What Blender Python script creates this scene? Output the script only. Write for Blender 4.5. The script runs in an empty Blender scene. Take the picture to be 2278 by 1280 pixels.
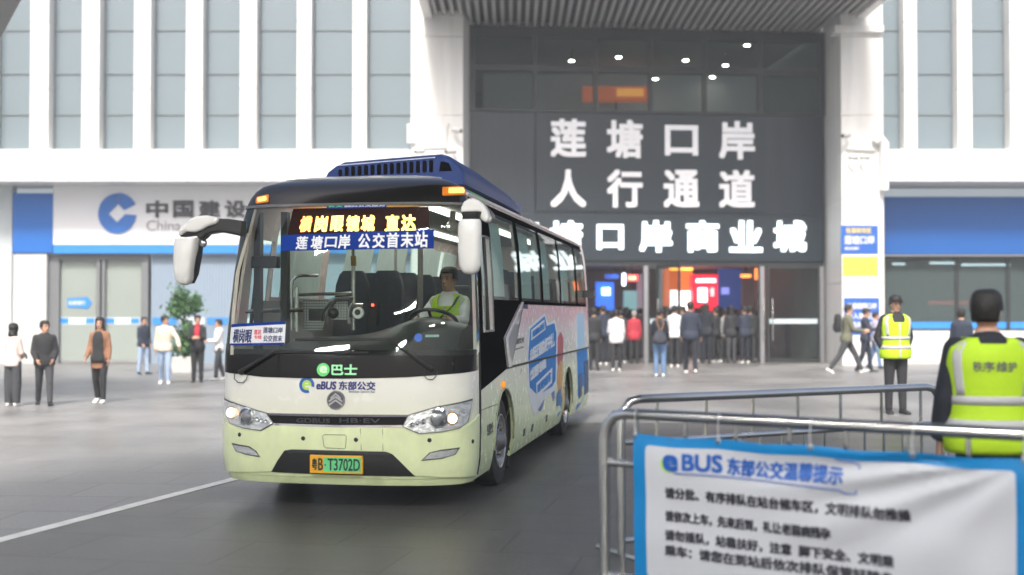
import bpy, bmesh, math, random
from mathutils import Vector, Matrix
R = math.radians
random.seed(7)
SC = bpy.context.scene
COL = SC.collection

# ---------------------------------------------------------------- camera, world, sun, exposure
FPX, CXP, CYP, CAMH = 2600.0, 1139.0, 640.0, 1.68
PITCH = math.atan(55 / FPX)
cam = bpy.data.objects.new('camera', bpy.data.cameras.new('camera'))
COL.objects.link(cam)
cam.location = (0, 0, CAMH)
cam.rotation_euler = (R(90) + PITCH, 0, 0)
cam.data.sensor_width = 36
cam.data.lens = 36 * FPX / 2278
cam.data.clip_start = 0.1
cam.data.clip_end = 3000
cam.data.dof.use_dof = True
cam.data.dof.focus_distance = 11.6
cam.data.dof.aperture_fstop = 0.9
SC.camera = cam

world = bpy.data.worlds.new('World')
SC.world = world
world.use_nodes = True
wn, wl = world.node_tree.nodes, world.node_tree.links
sky = wn.new('ShaderNodeTexSky')
sky.sky_type = 'NISHITA'
sky.sun_disc = False
SUN_EL, SUN_ROT = R(52), R(187)
sky.sun_elevation = SUN_EL
sky.sun_rotation = SUN_ROT
sky.air_density = 1.0
sky.dust_density = 7.0
sky.ozone_density = 1.2
wn['Background'].inputs[1].default_value = 0.12
wl.new(sky.outputs[0], wn['Background'].inputs[0])

sd = bpy.data.lights.new('sun', 'SUN')
sd.energy = 2.5
sd.angle = R(10)
sd.color = (1, 0.97, 0.92)
sun = bpy.data.objects.new('sun', sd)
COL.objects.link(sun)
# direction towards the sun (nishita: rotation measured from +Y towards +X)
sdir = Vector((math.sin(SUN_ROT) * math.cos(SUN_EL), math.cos(SUN_ROT) * math.cos(SUN_EL), math.sin(SUN_EL)))
sun.rotation_euler = sdir.to_track_quat('Z', 'Y').to_euler()
sun.location = (0, -20, 60)
SC.view_settings.view_transform = 'Standard'
SC.view_settings.look = 'None'
SC.view_settings.exposure = 0.98
SC.view_settings.gamma = 1
HAZE = .0027
LAMP = 150.                                  # radiance of the tubes under the bay roof
SC.cycles.use_denoising = True
SC.cycles.max_bounces = 8
SC.cycles.transparent_max_bounces = 16
SC.cycles.caustics_reflective = False
SC.cycles.caustics_refractive = False

# ---------------------------------------------------------------- pixel rays (reference is 2278 x 1280)
_cp, _sp = math.cos(PITCH), math.sin(PITCH)
CAM = Vector((0, 0, CAMH))
def ray(px, py):
    a, b = (px - CXP) / FPX, (CYP - py) / FPX
    return Vector((a, _cp - b * _sp, _sp + b * _cp))
def at(px, py, Y):
    d = ray(px, py)
    return CAM + d * (Y / d.y)
def ground(px, py):
    d = ray(px, py)
    return CAM + d * (-CAMH / d.z)
def proj(p):
    q = Vector(p) - CAM
    f = q.y * _cp + q.z * _sp
    u = -q.y * _sp + q.z * _cp
    return CXP + FPX * q.x / f, CYP - FPX * u / f

# ---------------------------------------------------------------- materials
MATS = {}
def mat(name, col, rough=.5, metal=0., var=.06, vscale=6., bump=0., bscale=60., emit=0., spec=.5, coat=0., rvar=.0):
    if name in MATS: return MATS[name]
    m = bpy.data.materials.new(name); m.use_nodes = True
    n, l = m.node_tree.nodes, m.node_tree.links
    b = n['Principled BSDF']
    b.inputs['Roughness'].default_value = rough
    b.inputs['Metallic'].default_value = metal
    b.inputs['Specular IOR Level'].default_value = spec
    b.inputs['Coat Weight'].default_value = coat
    b.inputs['Coat Roughness'].default_value = .04
    b.inputs['Base Color'].default_value = (*col, 1)
    if emit:
        b.inputs['Emission Color'].default_value = (*col, 1)
        b.inputs['Emission Strength'].default_value = emit
    if var or bump:
        tc = n.new('ShaderNodeTexCoord')
    if var:
        t = n.new('ShaderNodeTexNoise'); t.inputs['Scale'].default_value = vscale
        t.inputs['Detail'].default_value = 5
        l.new(tc.outputs['Object'], t.inputs['Vector'])
        mx = n.new('ShaderNodeMix'); mx.data_type = 'RGBA'
        mx.inputs[6].default_value = (*[max(0, c * (1 - var * 1.6)) for c in col], 1)
        mx.inputs[7].default_value = (*[min(1, c * (1 + var * 1.6)) for c in col], 1)
        l.new(t.outputs['Fac'], mx.inputs[0]); l.new(mx.outputs[2], b.inputs['Base Color'])
        if rvar:
            mr = n.new('ShaderNodeMapRange')
            mr.inputs[1].default_value = .3; mr.inputs[2].default_value = .7
            mr.inputs[3].default_value = rough - rvar; mr.inputs[4].default_value = rough + rvar
            l.new(t.outputs['Fac'], mr.inputs[0]); l.new(mr.outputs[0], b.inputs['Roughness'])
    if bump:
        t2 = n.new('ShaderNodeTexNoise'); t2.inputs['Scale'].default_value = bscale
        t2.inputs['Detail'].default_value = 4
        l.new(tc.outputs['Object'], t2.inputs['Vector'])
        bp = n.new('ShaderNodeBump'); bp.inputs['Strength'].default_value = bump; bp.inputs['Distance'].default_value = .02
        l.new(t2.outputs['Fac'], bp.inputs['Height']); l.new(bp.outputs[0], b.inputs['Normal'])
    MATS[name] = m
    return m

def streaks(m, amount=.10, sc=(2.2, 2.2, .12)):
    """rain streaks and grime: a vertical noise multiplied over the base colour"""
    n, l = m.node_tree.nodes, m.node_tree.links; b = n['Principled BSDF']
    tc = n.new('ShaderNodeTexCoord'); mp = n.new('ShaderNodeMapping'); mp.inputs['Scale'].default_value = sc
    l.new(tc.outputs['Object'], mp.inputs[0])
    t = n.new('ShaderNodeTexNoise'); t.inputs['Scale'].default_value = 1.6; t.inputs['Detail'].default_value = 7; t.inputs['Roughness'].default_value = .65
    l.new(mp.outputs[0], t.inputs['Vector'])
    r = n.new('ShaderNodeMapRange'); r.inputs[1].default_value = .42; r.inputs[2].default_value = .62; r.inputs[3].default_value = 1 - amount; r.inputs[4].default_value = 1.
    l.new(t.outputs['Fac'], r.inputs[0])
    mx = n.new('ShaderNodeMix'); mx.data_type = 'RGBA'; mx.blend_type = 'MULTIPLY'; mx.inputs[0].default_value = 1
    src = b.inputs['Base Color'].links[0].from_socket if b.inputs['Base Color'].links else None
    if src: l.new(src, mx.inputs[6])
    else: mx.inputs[6].default_value = b.inputs['Base Color'].default_value
    l.new(r.outputs[0], mx.inputs[7]); l.new(mx.outputs[2], b.inputs['Base Color'])
    return m

def glass(name, tint, ior=1.5, rough=.01, opaque=0., body=(.1, .12, .13), wav=0.):
    """thin glazing: what is behind shows through, the surface mirrors by Fresnel"""
    if name in MATS: return MATS[name]
    m = bpy.data.materials.new(name); m.use_nodes = True
    n, l = m.node_tree.nodes, m.node_tree.links
    n.remove(n['Principled BSDF'])
    tr = n.new('ShaderNodeBsdfTransparent'); tr.inputs[0].default_value = (*tint, 1)
    src = tr.outputs[0]
    if opaque:
        df = n.new('ShaderNodeBsdfDiffuse'); df.inputs[0].default_value = (*body, 1)
        m0 = n.new('ShaderNodeMixShader'); m0.inputs[0].default_value = opaque
        l.new(src, m0.inputs[1]); l.new(df.outputs[0], m0.inputs[2]); src = m0.outputs[0]
    gl = n.new('ShaderNodeBsdfGlossy'); gl.inputs['Roughness'].default_value = rough
    fr = n.new('ShaderNodeFresnel')
    ge = n.new('ShaderNodeNewGeometry'); im = n.new('ShaderNodeMapRange')     # same mirror strength from either face of the pane
    im.inputs[3].default_value = ior; im.inputs[4].default_value = 1 / ior
    l.new(ge.outputs['Backfacing'], im.inputs[0]); l.new(im.outputs[0], fr.inputs[0])
    if wav:
        tc = n.new('ShaderNodeTexCoord'); t = n.new('ShaderNodeTexNoise'); t.inputs['Scale'].default_value = .7
        l.new(tc.outputs['Object'], t.inputs['Vector'])
        bp = n.new('ShaderNodeBump'); bp.inputs['Strength'].default_value = wav; bp.inputs['Distance'].default_value = .1
        l.new(t.outputs['Fac'], bp.inputs['Height']); l.new(bp.outputs[0], gl.inputs['Normal'])
    mx = n.new('ShaderNodeMixShader')
    l.new(fr.outputs[0], mx.inputs[0]); l.new(src, mx.inputs[1]); l.new(gl.outputs[0], mx.inputs[2])
    l.new(mx.outputs[0], n['Material Output'].inputs[0])
    MATS[name] = m
    return m

# ---------------------------------------------------------------- objects
RM = {}                                     # root name -> world matrix
def tag(o, label=None, cat=None, group=None, kind=None):
    if label: o['label'] = label
    if cat: o['category'] = cat
    if group: o['group'] = group
    if kind: o['kind'] = kind
    return o
def thing(name, label, cat, loc=(0, 0, 0), rz=0., group=None):
    o = bpy.data.objects.new(name, None); COL.objects.link(o)
    o.empty_display_size = .2
    o.location = loc; o.rotation_euler = (0, 0, rz)
    RM[o.name] = Matrix.Translation(Vector(loc)) @ Matrix.Rotation(rz, 4, 'Z')
    return tag(o, label, cat, group)

class MB:
    """collects geometry for ONE mesh object"""
    def __init__(s): s.v, s.f, s.m = [], [], []
    def add(s, vs, fs, mi=0):
        k = len(s.v); s.v += [tuple(p) for p in vs]
        s.f += [tuple(i + k for i in f) for f in fs]; s.m += [mi] * len(fs)
        return s
    def hexa(s, p, mi=0):                   # 8 points: bottom ring 0-3, top ring 4-7
        return s.add(p, [(3, 2, 1, 0), (4, 5, 6, 7), (0, 1, 5, 4), (1, 2, 6, 5), (2, 3, 7, 6), (3, 0, 4, 7)], mi)
    def box(s, x0, x1, y0, y1, z0, z1, mi=0):
        return s.hexa([(x0, y0, z0), (x1, y0, z0), (x1, y1, z0), (x0, y1, z0), (x0, y0, z1), (x1, y0, z1), (x1, y1, z1), (x0, y1, z1)], mi)
    def fbox(s, F, x0, x1, z0, z1, d0, d1, mi=0):      # box in a facade frame
        return s.hexa([F.p(x0, z0, d0), F.p(x1, z0, d0), F.p(x1, z0, d1), F.p(x0, z0, d1),
                       F.p(x0, z1, d0), F.p(x1, z1, d0), F.p(x1, z1, d1), F.p(x0, z1, d1)], mi)
    def loft(s, rings, closed=True, cap=True, mi=0):
        n = len(rings[0]); vs = [p for r in rings for p in r]; fs = []
        for i in range(len(rings) - 1):
            for j in range(n if closed else n - 1):
                a, b = i * n + j, i * n + (j + 1) % n
                fs.append((a, b, b + n, a + n))
        if cap and closed:
            fs.append(tuple(reversed(range(n)))); fs.append(tuple(range((len(rings) - 1) * n, len(rings) * n)))
        return s.add(vs, fs, mi)
    def tube(s, pts, r, n=10, mi=0, flat=1.):
        pts = [Vector(p) for p in pts]
        rs = r if isinstance(r, (list, tuple)) else [r] * len(pts)
        rings = []; up = None
        for i, p in enumerate(pts):
            t = (pts[min(i + 1, len(pts) - 1)] - pts[max(i - 1, 0)]).normalized()
            if up is None:
                up = Vector((0, 0, 1)) if abs(t.z) < .9 else Vector((0, 1, 0))
            a = (up - t * up.dot(t)).normalized(); b = t.cross(a); up = a
            rings.append([p + a * (rs[i] * math.cos(q)) + b * (rs[i] * flat * math.sin(q)) for q in [2 * math.pi * k / n for k in range(n)]])
        return s.loft(rings, mi=mi)
    def disc(s, c, nrm, r, th, n=20, mi=0):
        c, nrm = Vector(c), Vector(nrm).normalized()
        return s.tube([c, c + nrm * th], r, n, mi)
    def sphere(s, c, rx, ry=None, rz=None, nu=14, nv=9, mi=0):
        ry = ry or rx; rz = rz or rx
        rings = []
        for i in range(nv + 1):
            ph = -math.pi / 2 + math.pi * (i + .02) / (nv + .04)
            rings.append([(c[0] + rx * math.cos(ph) * math.cos(q), c[1] + ry * math.cos(ph) * math.sin(q), c[2] + rz * math.sin(ph)) for q in [2 * math.pi * k / nu for k in range(nu)]])
        return s.loft(rings, mi=mi)
    def lathe(s, prof, org, ax, n=32, mi=0):   # prof: (radius, along)
        ax = Vector(ax).normalized(); a = ax.orthogonal().normalized(); b = ax.cross(a); org = Vector(org)
        rings = [[org + ax * h + (a * math.cos(q) + b * math.sin(q)) * r for q in [2 * math.pi * k / n for k in range(n)]] for r, h in prof]
        return s.loft(rings, cap=False, mi=mi)
    def build(s, name, m, parent=None, smooth=False, bevel=0., local=False, seg=2, fix=True):
        me = bpy.data.meshes.new(name)
        me.from_pydata(s.v, [], s.f)
        for x in (m if isinstance(m, (list, tuple)) else [m]): me.materials.append(x)
        if any(s.m): me.polygons.foreach_set('material_index', s.m)
        if fix:
            bm = bmesh.new(); bm.from_mesh(me)
            bmesh.ops.recalc_face_normals(bm, faces=bm.faces)
            bm.to_mesh(me); bm.free()
        return link(name, me, parent, smooth, bevel, local, seg)
def link(name, me, parent=None, smooth=False, bevel=0., local=False, seg=2):
    o = bpy.data.objects.new(name, me); COL.objects.link(o)
    if parent is not None:
        o.parent = parent
        if parent.name in RM and not local: me.transform(RM[parent.name].inverted())
        # sub-parts: parts sit at their thing's origin, so the same local frame holds
        if parent.name not in RM and parent.parent is not None and not local:
            me.transform(RM[parent.parent.name].inverted())
    if smooth:
        me.polygons.foreach_set('use_smooth', [True] * len(me.polygons))
        if smooth != 'all':
            me.set_sharp_from_angle(angle=R(38))
    if bevel:
        b = o.modifiers.new('bevel', 'BEVEL'); b.width = bevel; b.segments = seg; b.limit_method = 'ANGLE'; b.angle_limit = R(40)
    me.update()
    return o

class Frame:
    """vertical facade frame: x along, z up, d outward (towards the square)"""
    def __init__(s, o, ang=0.):
        s.o = Vector((o[0], o[1], 0)); s.x = Vector((math.cos(ang), math.sin(ang), 0)); s.n = Vector((math.sin(ang), -math.cos(ang), 0))
    def p(s, x, z, d=0.): return s.o + s.x * x + s.n * d + Vector((0, 0, z))
    def hit(s, px, py, d=0.):
        r = ray(px, py); o = s.o + s.n * d
        t = (o - CAM).dot(s.n) / r.dot(s.n); q = CAM + r * t - o
        return q.dot(s.x), q.z
    def rect(s, x0, y0, x1, y1, d=0.):      # pixel box -> x0,x1,z0,z1
        a = s.hit(x0, (y0 + y1) / 2, d); b = s.hit(x1, (y0 + y1) / 2, d)
        c = s.hit((x0 + x1) / 2, y0, d); e = s.hit((x0 + x1) / 2, y1, d)
        return a[0], b[0], e[1], c[1]

# ---------------------------------------------------------------- lettering
_tc = {}
def glyphs(body, bold=0., ext=0., spacing=1., shear=0., res=3):
    key = (body, bold, ext, spacing, shear)
    if key in _tc: return _tc[key]
    c = bpy.data.curves.new('txt', 'FONT'); c.body = body; c.size = 1; c.offset = bold; c.extrude = ext
    c.space_character = spacing; c.shear = shear; c.resolution_u = res; c.align_x = 'LEFT'
    o = bpy.data.objects.new('txt', c); COL.objects.link(o)
    bpy.context.view_layer.update()
    me = bpy.data.meshes.new_from_object(o.evaluated_get(bpy.context.evaluated_depsgraph_get()))
    v = [x.co.copy() for x in me.vertices]; f = [tuple(p.vertices) for p in me.polygons]
    bpy.data.objects.remove(o); bpy.data.curves.remove(c); bpy.data.meshes.remove(me)
    xs = [p.x for p in v]; ys = [p.y for p in v]
    bb = (min(xs), max(xs), min(ys), max(ys))
    _tc[key] = (v, f, bb)
    return _tc[key]
def put_text(mb, body, x0, x1, y0, y1, fn, bold=0.02, depth=.004, spacing=1., shear=0., mi=0):
    """fit the word into the box; fn(x, y, d) gives the 3-D point; strokes are thickened by shifted copies"""
    v, f, bb = glyphs(body, 0., .5, spacing, shear)
    sp = [(0, 0)] if bold <= 0 else [(-1, -1), (1, 1), (-1, 1), (1, -1)]
    e = bold * (y1 - y0) / (bb[3] - bb[2])
    sx = (x1 - x0 - 2 * e) / (bb[1] - bb[0]); sy = (y1 - y0 - 2 * e) / (bb[3] - bb[2])
    for k, (ox, oy) in enumerate(sp):
        dd = depth * (1 + .03 * k) + (.0004 * k)
        mb.add([fn(x0 + e + ox * e + (p.x - bb[0]) * sx, y0 + e + oy * e + (p.y - bb[2]) * sy, (p.z + .5) * dd) for p in v], f, mi)
    return mb

def poly_sheet(poly, holes=(), step=None, rect=None):
    """2-D polygon (maybe with convex holes) cut to a grid -> verts, faces"""
    bm = bmesh.new()
    vs = [bm.verts.new((x, y, 0)) for x, y in poly]
    bm.faces.new(vs)
    def cut(pt, nr, box=None):
        if box is None: g = bm.faces[:]
        else:
            g = [f for f in bm.faces if not (max(v.co.x for v in f.verts) < box[0] or min(v.co.x for v in f.verts) > box[1] or max(v.co.y for v in f.verts) < box[2] or min(v.co.y for v in f.verts) > box[3])]
        es = {e for f in g for e in f.edges}; vv = {v for f in g for v in f.verts}
        bmesh.ops.bisect_plane(bm, geom=list(vv) + list(es) + g, dist=1e-5, plane_co=pt, plane_no=nr)
    bmesh.ops.triangulate(bm, faces=bm.faces[:], quad_method='BEAUTY', ngon_method='BEAUTY') if len(poly) > 4 else None
    for h in holes:
        hb = (min(p[0] for p in h) + 1e-4, max(p[0] for p in h) - 1e-4, min(p[1] for p in h) + 1e-4, max(p[1] for p in h) - 1e-4)
        for i in range(len(h)):
            a, b = h[i], h[(i + 1) % len(h)]
            cut((a[0], a[1], 0), (-(b[1] - a[1]), b[0] - a[0], 0), hb)
        kill = []
        area = sum(h[i][0] * h[(i + 1) % len(h)][1] - h[(i + 1) % len(h)][0] * h[i][1] for i in range(len(h)))
        sg = 1 if area > 0 else -1
        for f in bm.faces:
            c = f.calc_center_median()
            if all(sg * ((h[(i + 1) % len(h)][0] - h[i][0]) * (c.y - h[i][1]) - (h[(i + 1) % len(h)][1] - h[i][1]) * (c.x - h[i][0])) > 0 for i in range(len(h))): kill.append(f)
        bmesh.ops.delete(bm, geom=kill, context='FACES')
    if step:
        sx, sy = step if isinstance(step, tuple) else (step, step)
        x0 = min(v.co.x for v in bm.verts); x1 = max(v.co.x for v in bm.verts)
        y0 = min(v.co.y for v in bm.verts); y1 = max(v.co.y for v in bm.verts)
        k = math.ceil(x0 / sx)
        while k * sx < x1:
            cut((k * sx, 0, 0), (1, 0, 0), (k * sx - 1e-6, k * sx + 1e-6, -1e9, 1e9)); k += 1
        k = math.ceil(y0 / sy)
        while k * sy < y1:
            cut((0, k * sy, 0), (0, 1, 0), (-1e9, 1e9, k * sy - 1e-6, k * sy + 1e-6)); k += 1
    bm.normal_update()
    for f in bm.faces:
        if f.normal.z < 0: f.normal_flip()
    bm.verts.index_update()
    out = [(v.co.x, v.co.y) for v in bm.verts], [tuple(v.index for v in f.verts) for f in bm.faces]
    bm.free()
    return out
def slab(mb, sheet, fn, d0, d1, mi=0):
    """a sheet mapped by fn(x,y,d) and given thickness from d0 (back) to d1 (front)"""
    v, f = sheet; n = len(v)
    edge = {}
    for q in f:
        for i in range(len(q)):
            a, b = q[i], q[(i + 1) % len(q)]
            edge[(a, b)] = 1
    rim = [(a, b) for a, b in edge if (b, a) not in edge]
    mb.add([fn(x, y, d1) for x, y in v] + [fn(x, y, d0) for x, y in v],
           [q for q in f] + [tuple(i + n for i in reversed(q)) for q in f] + [(b, a, a + n, b + n) for a, b in rim], mi)
    return mb
def rounded(pts, r, k=4):
    """round the corners of a polygon"""
    out = []
    n = len(pts)
    for i in range(n):
        p, a, b = Vector(pts[i]), Vector(pts[i - 1]), Vector(pts[(i + 1) % n])
        ra = min(r, (a - p).length * .45, (b - p).length * .45)
        s, e = p + (a - p).normalized() * ra, p + (b - p).normalized() * ra
        for j in range(k + 1):
            t = j / k
            q = s * (1 - t) ** 2 + p * 2 * t * (1 - t) + e * t * t
            out.append((q.x, q.y))
    return out
# ================================================================ ground
def ground_mat(name='paving', k=(1, 1, 1), rot=4):
    m = bpy.data.materials.new(name); m.use_nodes = True
    n, l = m.node_tree.nodes, m.node_tree.links
    b = n['Principled BSDF']
    tc = n.new('ShaderNodeTexCoord')
    mp = n.new('ShaderNodeMapping'); mp.inputs['Rotation'].default_value = (0, 0, R(rot))
    l.new(tc.outputs['Object'], mp.inputs[0])
    br = n.new('ShaderNodeTexBrick'); br.inputs['Scale'].default_value = 1
    br.inputs['Brick Width'].default_value = 1.2; br.inputs['Row Height'].default_value = .8
    br.inputs['Mortar Size'].default_value = .012; br.inputs['Mortar Smooth'].default_value = .3
    br.inputs['Color1'].default_value = (.225 * k[0], .225 * k[1], .223 * k[2], 1); br.inputs['Color2'].default_value = (.255 * k[0], .255 * k[1], .251 * k[2], 1)
    br.inputs['Mortar'].default_value = (.16 * k[0], .16 * k[1], .158 * k[2], 1)
    l.new(mp.outputs[0], br.inputs[0])
    t = n.new('ShaderNodeTexNoise'); t.inputs['Scale'].default_value = .35; t.inputs['Detail'].default_value = 8; t.inputs['Roughness'].default_value = .62
    l.new(tc.outputs['Object'], t.inputs['Vector'])
    cr = n.new('ShaderNodeValToRGB'); cr.color_ramp.elements[0].position = .33; cr.color_ramp.elements[0].color = (.48, .48, .47, 1)
    cr.color_ramp.elements[1].position = .72; cr.color_ramp.elements[1].color = (1.12, 1.11, 1.08, 1)
    l.new(t.outputs['Fac'], cr.inputs[0])
    mx = n.new('ShaderNodeMix'); mx.data_type = 'RGBA'; mx.blend_type = 'MULTIPLY'; mx.inputs[0].default_value = 1
    l.new(br.outputs['Color'], mx.inputs[6]); l.new(cr.outputs[0], mx.inputs[7])
    t2 = n.new('ShaderNodeTexNoise'); t2.inputs['Scale'].default_value = 30; t2.inputs['Detail'].default_value = 5
    l.new(tc.outputs['Object'], t2.inputs['Vector'])
    mx2 = n.new('ShaderNodeMix'); mx2.data_type = 'RGBA'; mx2.blend_type = 'OVERLAY'; mx2.inputs[0].default_value = .35
    l.new(mx.outputs[2], mx2.inputs[6]); l.new(t2.outputs['Color'], mx2.inputs[7])
    hs = n.new('ShaderNodeHueSaturation'); hs.inputs['Saturation'].default_value = .35
    l.new(mx2.outputs[2], hs.inputs['Color']); l.new(hs.outputs[0], b.inputs['Base Color'])
    mr = n.new('ShaderNodeMapRange'); mr.inputs[1].default_value = .35; mr.inputs[2].default_value = .7
    mr.inputs[3].default_value = .3; mr.inputs[4].default_value = .52
    l.new(t.outputs['Fac'], mr.inputs[0]); l.new(mr.outputs[0], b.inputs['Roughness'])
    bp = n.new('ShaderNodeBump'); bp.inputs['Strength'].default_value = .25; bp.inputs['Distance'].default_value = .01
    l.new(t2.outputs['Fac'], bp.inputs['Height'])
    bp2 = n.new('ShaderNodeBump'); bp2.inputs['Strength'].default_value = .4; bp2.inputs['Distance'].default_value = .004; bp2.invert = True
    l.new(br.outputs['Fac'], bp2.inputs['Height']); l.new(bp.outputs[0], bp2.inputs['Normal']); l.new(bp2.outputs[0], b.inputs['Normal'])
    return m
PAVE = ground_mat()
g = MB().box(-120, 120, -80, 120, -.3, 0).build('ground', PAVE)
tag(g, kind='structure')
# the bus bay: a darker sheet laid right of the painted line
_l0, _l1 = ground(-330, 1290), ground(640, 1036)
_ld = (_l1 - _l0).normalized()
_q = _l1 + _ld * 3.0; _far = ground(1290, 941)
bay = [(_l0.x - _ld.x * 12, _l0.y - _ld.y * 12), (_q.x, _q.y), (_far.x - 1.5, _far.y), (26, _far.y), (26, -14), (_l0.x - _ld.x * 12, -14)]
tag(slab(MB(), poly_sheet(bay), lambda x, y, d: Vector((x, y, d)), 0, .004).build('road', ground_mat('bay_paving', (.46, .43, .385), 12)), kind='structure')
# painted line on the paving (a worn white stripe)
a, b_ = ground(-330, 1290), ground(640, 1036)
dv = (b_ - a).normalized(); nv = Vector((-dv.y, dv.x, 0)) * .062
ln = MB()
for i in range(30):
    p, q = a.lerp(b_, i / 30), a.lerp(b_, (i + 1) / 30)
    ln.hexa([x + Vector((0, 0, .0045)) for x in (p - nv, q - nv, q + nv, p + nv)] + [x + Vector((0, 0, .0085)) for x in (p - nv, q - nv, q + nv, p + nv)])
tag(ln.build('road_line', mat('line_paint', (.72, .72, .68), .6, var=.18, vscale=5)), kind='structure')

# ================================================================ the terminal building
M_white = mat('white_cladding', (.80, .80, .78), .42, var=.03, vscale=.8, bump=.03, bscale=3)
streaks(M_white, .12)
M_cream = mat('grey_cladding', (.52, .53, .51), .5, var=.04, vscale=1.5)
M_soff = mat('soffit_grey', (.36, .37, .37), .7)
M_slate = mat('slate_panel', (.014, .025, .036), .38, var=.08, vscale=.9)
M_slate2 = mat('slate_panel_two', (.017, .028, .041), .36, var=.08, vscale=.9)
streaks(M_slate, .3); streaks(M_slate2, .3)
M_frame = mat('dark_frame', (.035, .04, .042), .4, metal=.3)
M_alu = mat('aluminium', (.42, .42, .44), .35, metal=.8)
M_steel = mat('brushed_steel', (.62, .62, .6), .22, metal=1., var=.08, vscale=4, rvar=.06)
M_black = mat('black_plastic', (.012, .012, .013), .4)
M_fglass = glass('facade_glass', (.5, .6, .63), 1.75, .02, .48, (.33, .41, .46), wav=.02)
M_eglass = glass('entrance_glass', (.74, .80, .80), 1.16, .01)
M_dglass = glass('door_glass', (.75, .8, .79), 1.42, .01)
M_refl_strip = mat('curtain', (.70, .75, .78), .8, bump=.2, bscale=4)  # pale colour imitating the stripe reflected in the facade windows
M_inner = mat('inner_wall', (.32, .34, .34), .8, var=.1, vscale=.5)
M_bank_blue = mat('bank_blue', (.012, .13, .46), .4, var=.03)
M_sky_blue = mat('sky_blue', (.03, .23, .66), .4, var=.03)
M_sign_white = mat('sign_white', (.74, .75, .78), .4, var=.02)
M_lett_dark = mat('lettering_dark', (.05, .05, .06), .5)
M_lett_white = mat('lettering_white', (.78, .78, .80), .4, var=.02)
M_paper = mat('paper_white', (.78, .78, .76), .6)

FW = Frame((0, 38, 0))                       # ground floor of both wings
FU = Frame((0, 36.9, 0))                     # upper floors, which oversail it
EA = R(5)
E0 = at(1048, 695, 38)
FE = Frame((E0.x, E0.y, 0), EA)              # the recessed entrance
bld = thing('terminal_building', 'white finned terminal building with a dark slate entrance bay in its middle', 'building', (0, 38, 0))

def wing(xs0, xs1, wins, px_step=None):
    x0 = FU.hit(xs0, 500)[0]; x1 = FU.hit(xs1, 500)[0]
    ztop = 15.5
    zs = FU.hit(600, 333)[1]; zb = FU.hit(600, 404)[1]
    sp_b = MB(); nj = max(1, round((x1 - x0) / 2.4))
    for q_ in range(nj): sp_b.fbox(FU, x0 + (x1 - x0) * q_ / nj + .006, x0 + (x1 - x0) * (q_ + 1) / nj - .006, zb, zs, -2.2, .03)
    sp_b.build('spandrel', M_white, bld, bevel=.012)
    MB().fbox(FU, x0, x1, zs + .004, ztop, -1.7, -1.2).build('back_wall', M_inner, bld)
    edges = [xs0] + [e for w in wins for e in w] + [xs1]
    fins = [(edges[i], edges[i + 1]) for i in range(0, len(edges), 2)]
    for a, b in fins:
        if b - a < 1: continue
        fa, fb = FU.hit(a, 250)[0], FU.hit(b, 250)[0]
        fn_b = MB(); zj = [zs + .003, 8.75, 10.9, 13.0, ztop]
        for q_ in range(4): fn_b.fbox(FU, fa, fb, zj[q_] + (.012 if q_ else 0), zj[q_ + 1], -.55, 0)
        fn_b.build('fin', M_white, bld, bevel=.012)
    for a, b in wins:
        fa, fb = FU.hit(a, 250)[0] + .01, FU.hit(b, 250)[0] - .01
        w = MB().fbox(FU, fa, fb, zs + .005, ztop, -.5, -.47).build('window', M_fglass, bld)
        fr = MB()
        for py in (250, 158, 60, -40):
            z = FU.hit(600, py)[1]
            fr.fbox(FU, fa, fb, z - .025, z + .025, -.469, -.44)
        fr.fbox(FU, fa, fa + .03, zs + .005, ztop, -.469, -.44); fr.fbox(FU, fb - .03, fb, zs + .005, ztop, -.469, -.44)
        fr.build('window_frame', mat('frame_grey', (.16, .19, .21), .5), w)
        cw = fb - fa
        c = MB()
        r0_, r1_ = random.Random(int(a)).uniform(.12, .45), random.Random(int(a) + 5).uniform(.28, .5)
        c.loft([[FU.p(fa + cw * (r0_ + r1_ * k / 24), z, -.72 + .045 * math.sin(k * 1.9)) for k in range(25)] for z in (zs + .01, ztop)], closed=False)
        c.build('curtain', M_refl_strip, bld, smooth=True)  # pleated strip standing in for the light stripe reflected in each window
lw = [(-120, -60), (-15, 66), (107, 181), (220, 297), (334, 413), (450, 533), (570, 660), (692, 784), (815, 914)]
wing(-420, 920, lw)
rw = [(1957, 2012), (2041, 2131), (2163, 2248), (2282, 2370), (2405, 2495)]
wing(1962, 2640, rw)

# pillars either side of the entrance
def pillar(px0, px1, inner, side):
    P = Frame((0, 36.8, 0))
    x0, x1 = P.hit(px0, 400)[0], P.hit(px1, 400)[0]
    iy = 38.25 if side == 'l' else 39.3
    xi = at(inner, 500, iy).x
    if side == 'l': q = [(x0, 36.8), (x1, 36.8), (xi, iy), (x0, iy)]
    else: q = [(x0, 36.8), (x1, 36.8), (x1, iy), (xi, iy)]
    zs = [0, 2.6, 5.25, 7.9, 10.4, 13.6]
    p = MB()
    for i in range(5):
        g_ = .008
        p.hexa([(x, y, zs[i] + (g_ if i else 0)) for x, y in q] + [(x, y, zs[i + 1]) for x, y in q])
    return p.build('pillar', M_white, bld, bevel=.012), x0, x1
pl, plx0, plx1 = pillar(915, 1030, 1047, 'l')
pr, prx0, prx1 = pillar(1872, 1966, 1833, 'r')
FP = Frame((0, 36.8, 0))
# cap block on the right pillar, beam return on the left one
c0 = FP.rect(1855, 58, 1960, 74)
MB().fbox(FP, c0[0], c0[1] + .05, c0[2], c0[3], -.5, .14).build('pillar_cap', M_white, bld, bevel=.02)

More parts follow.
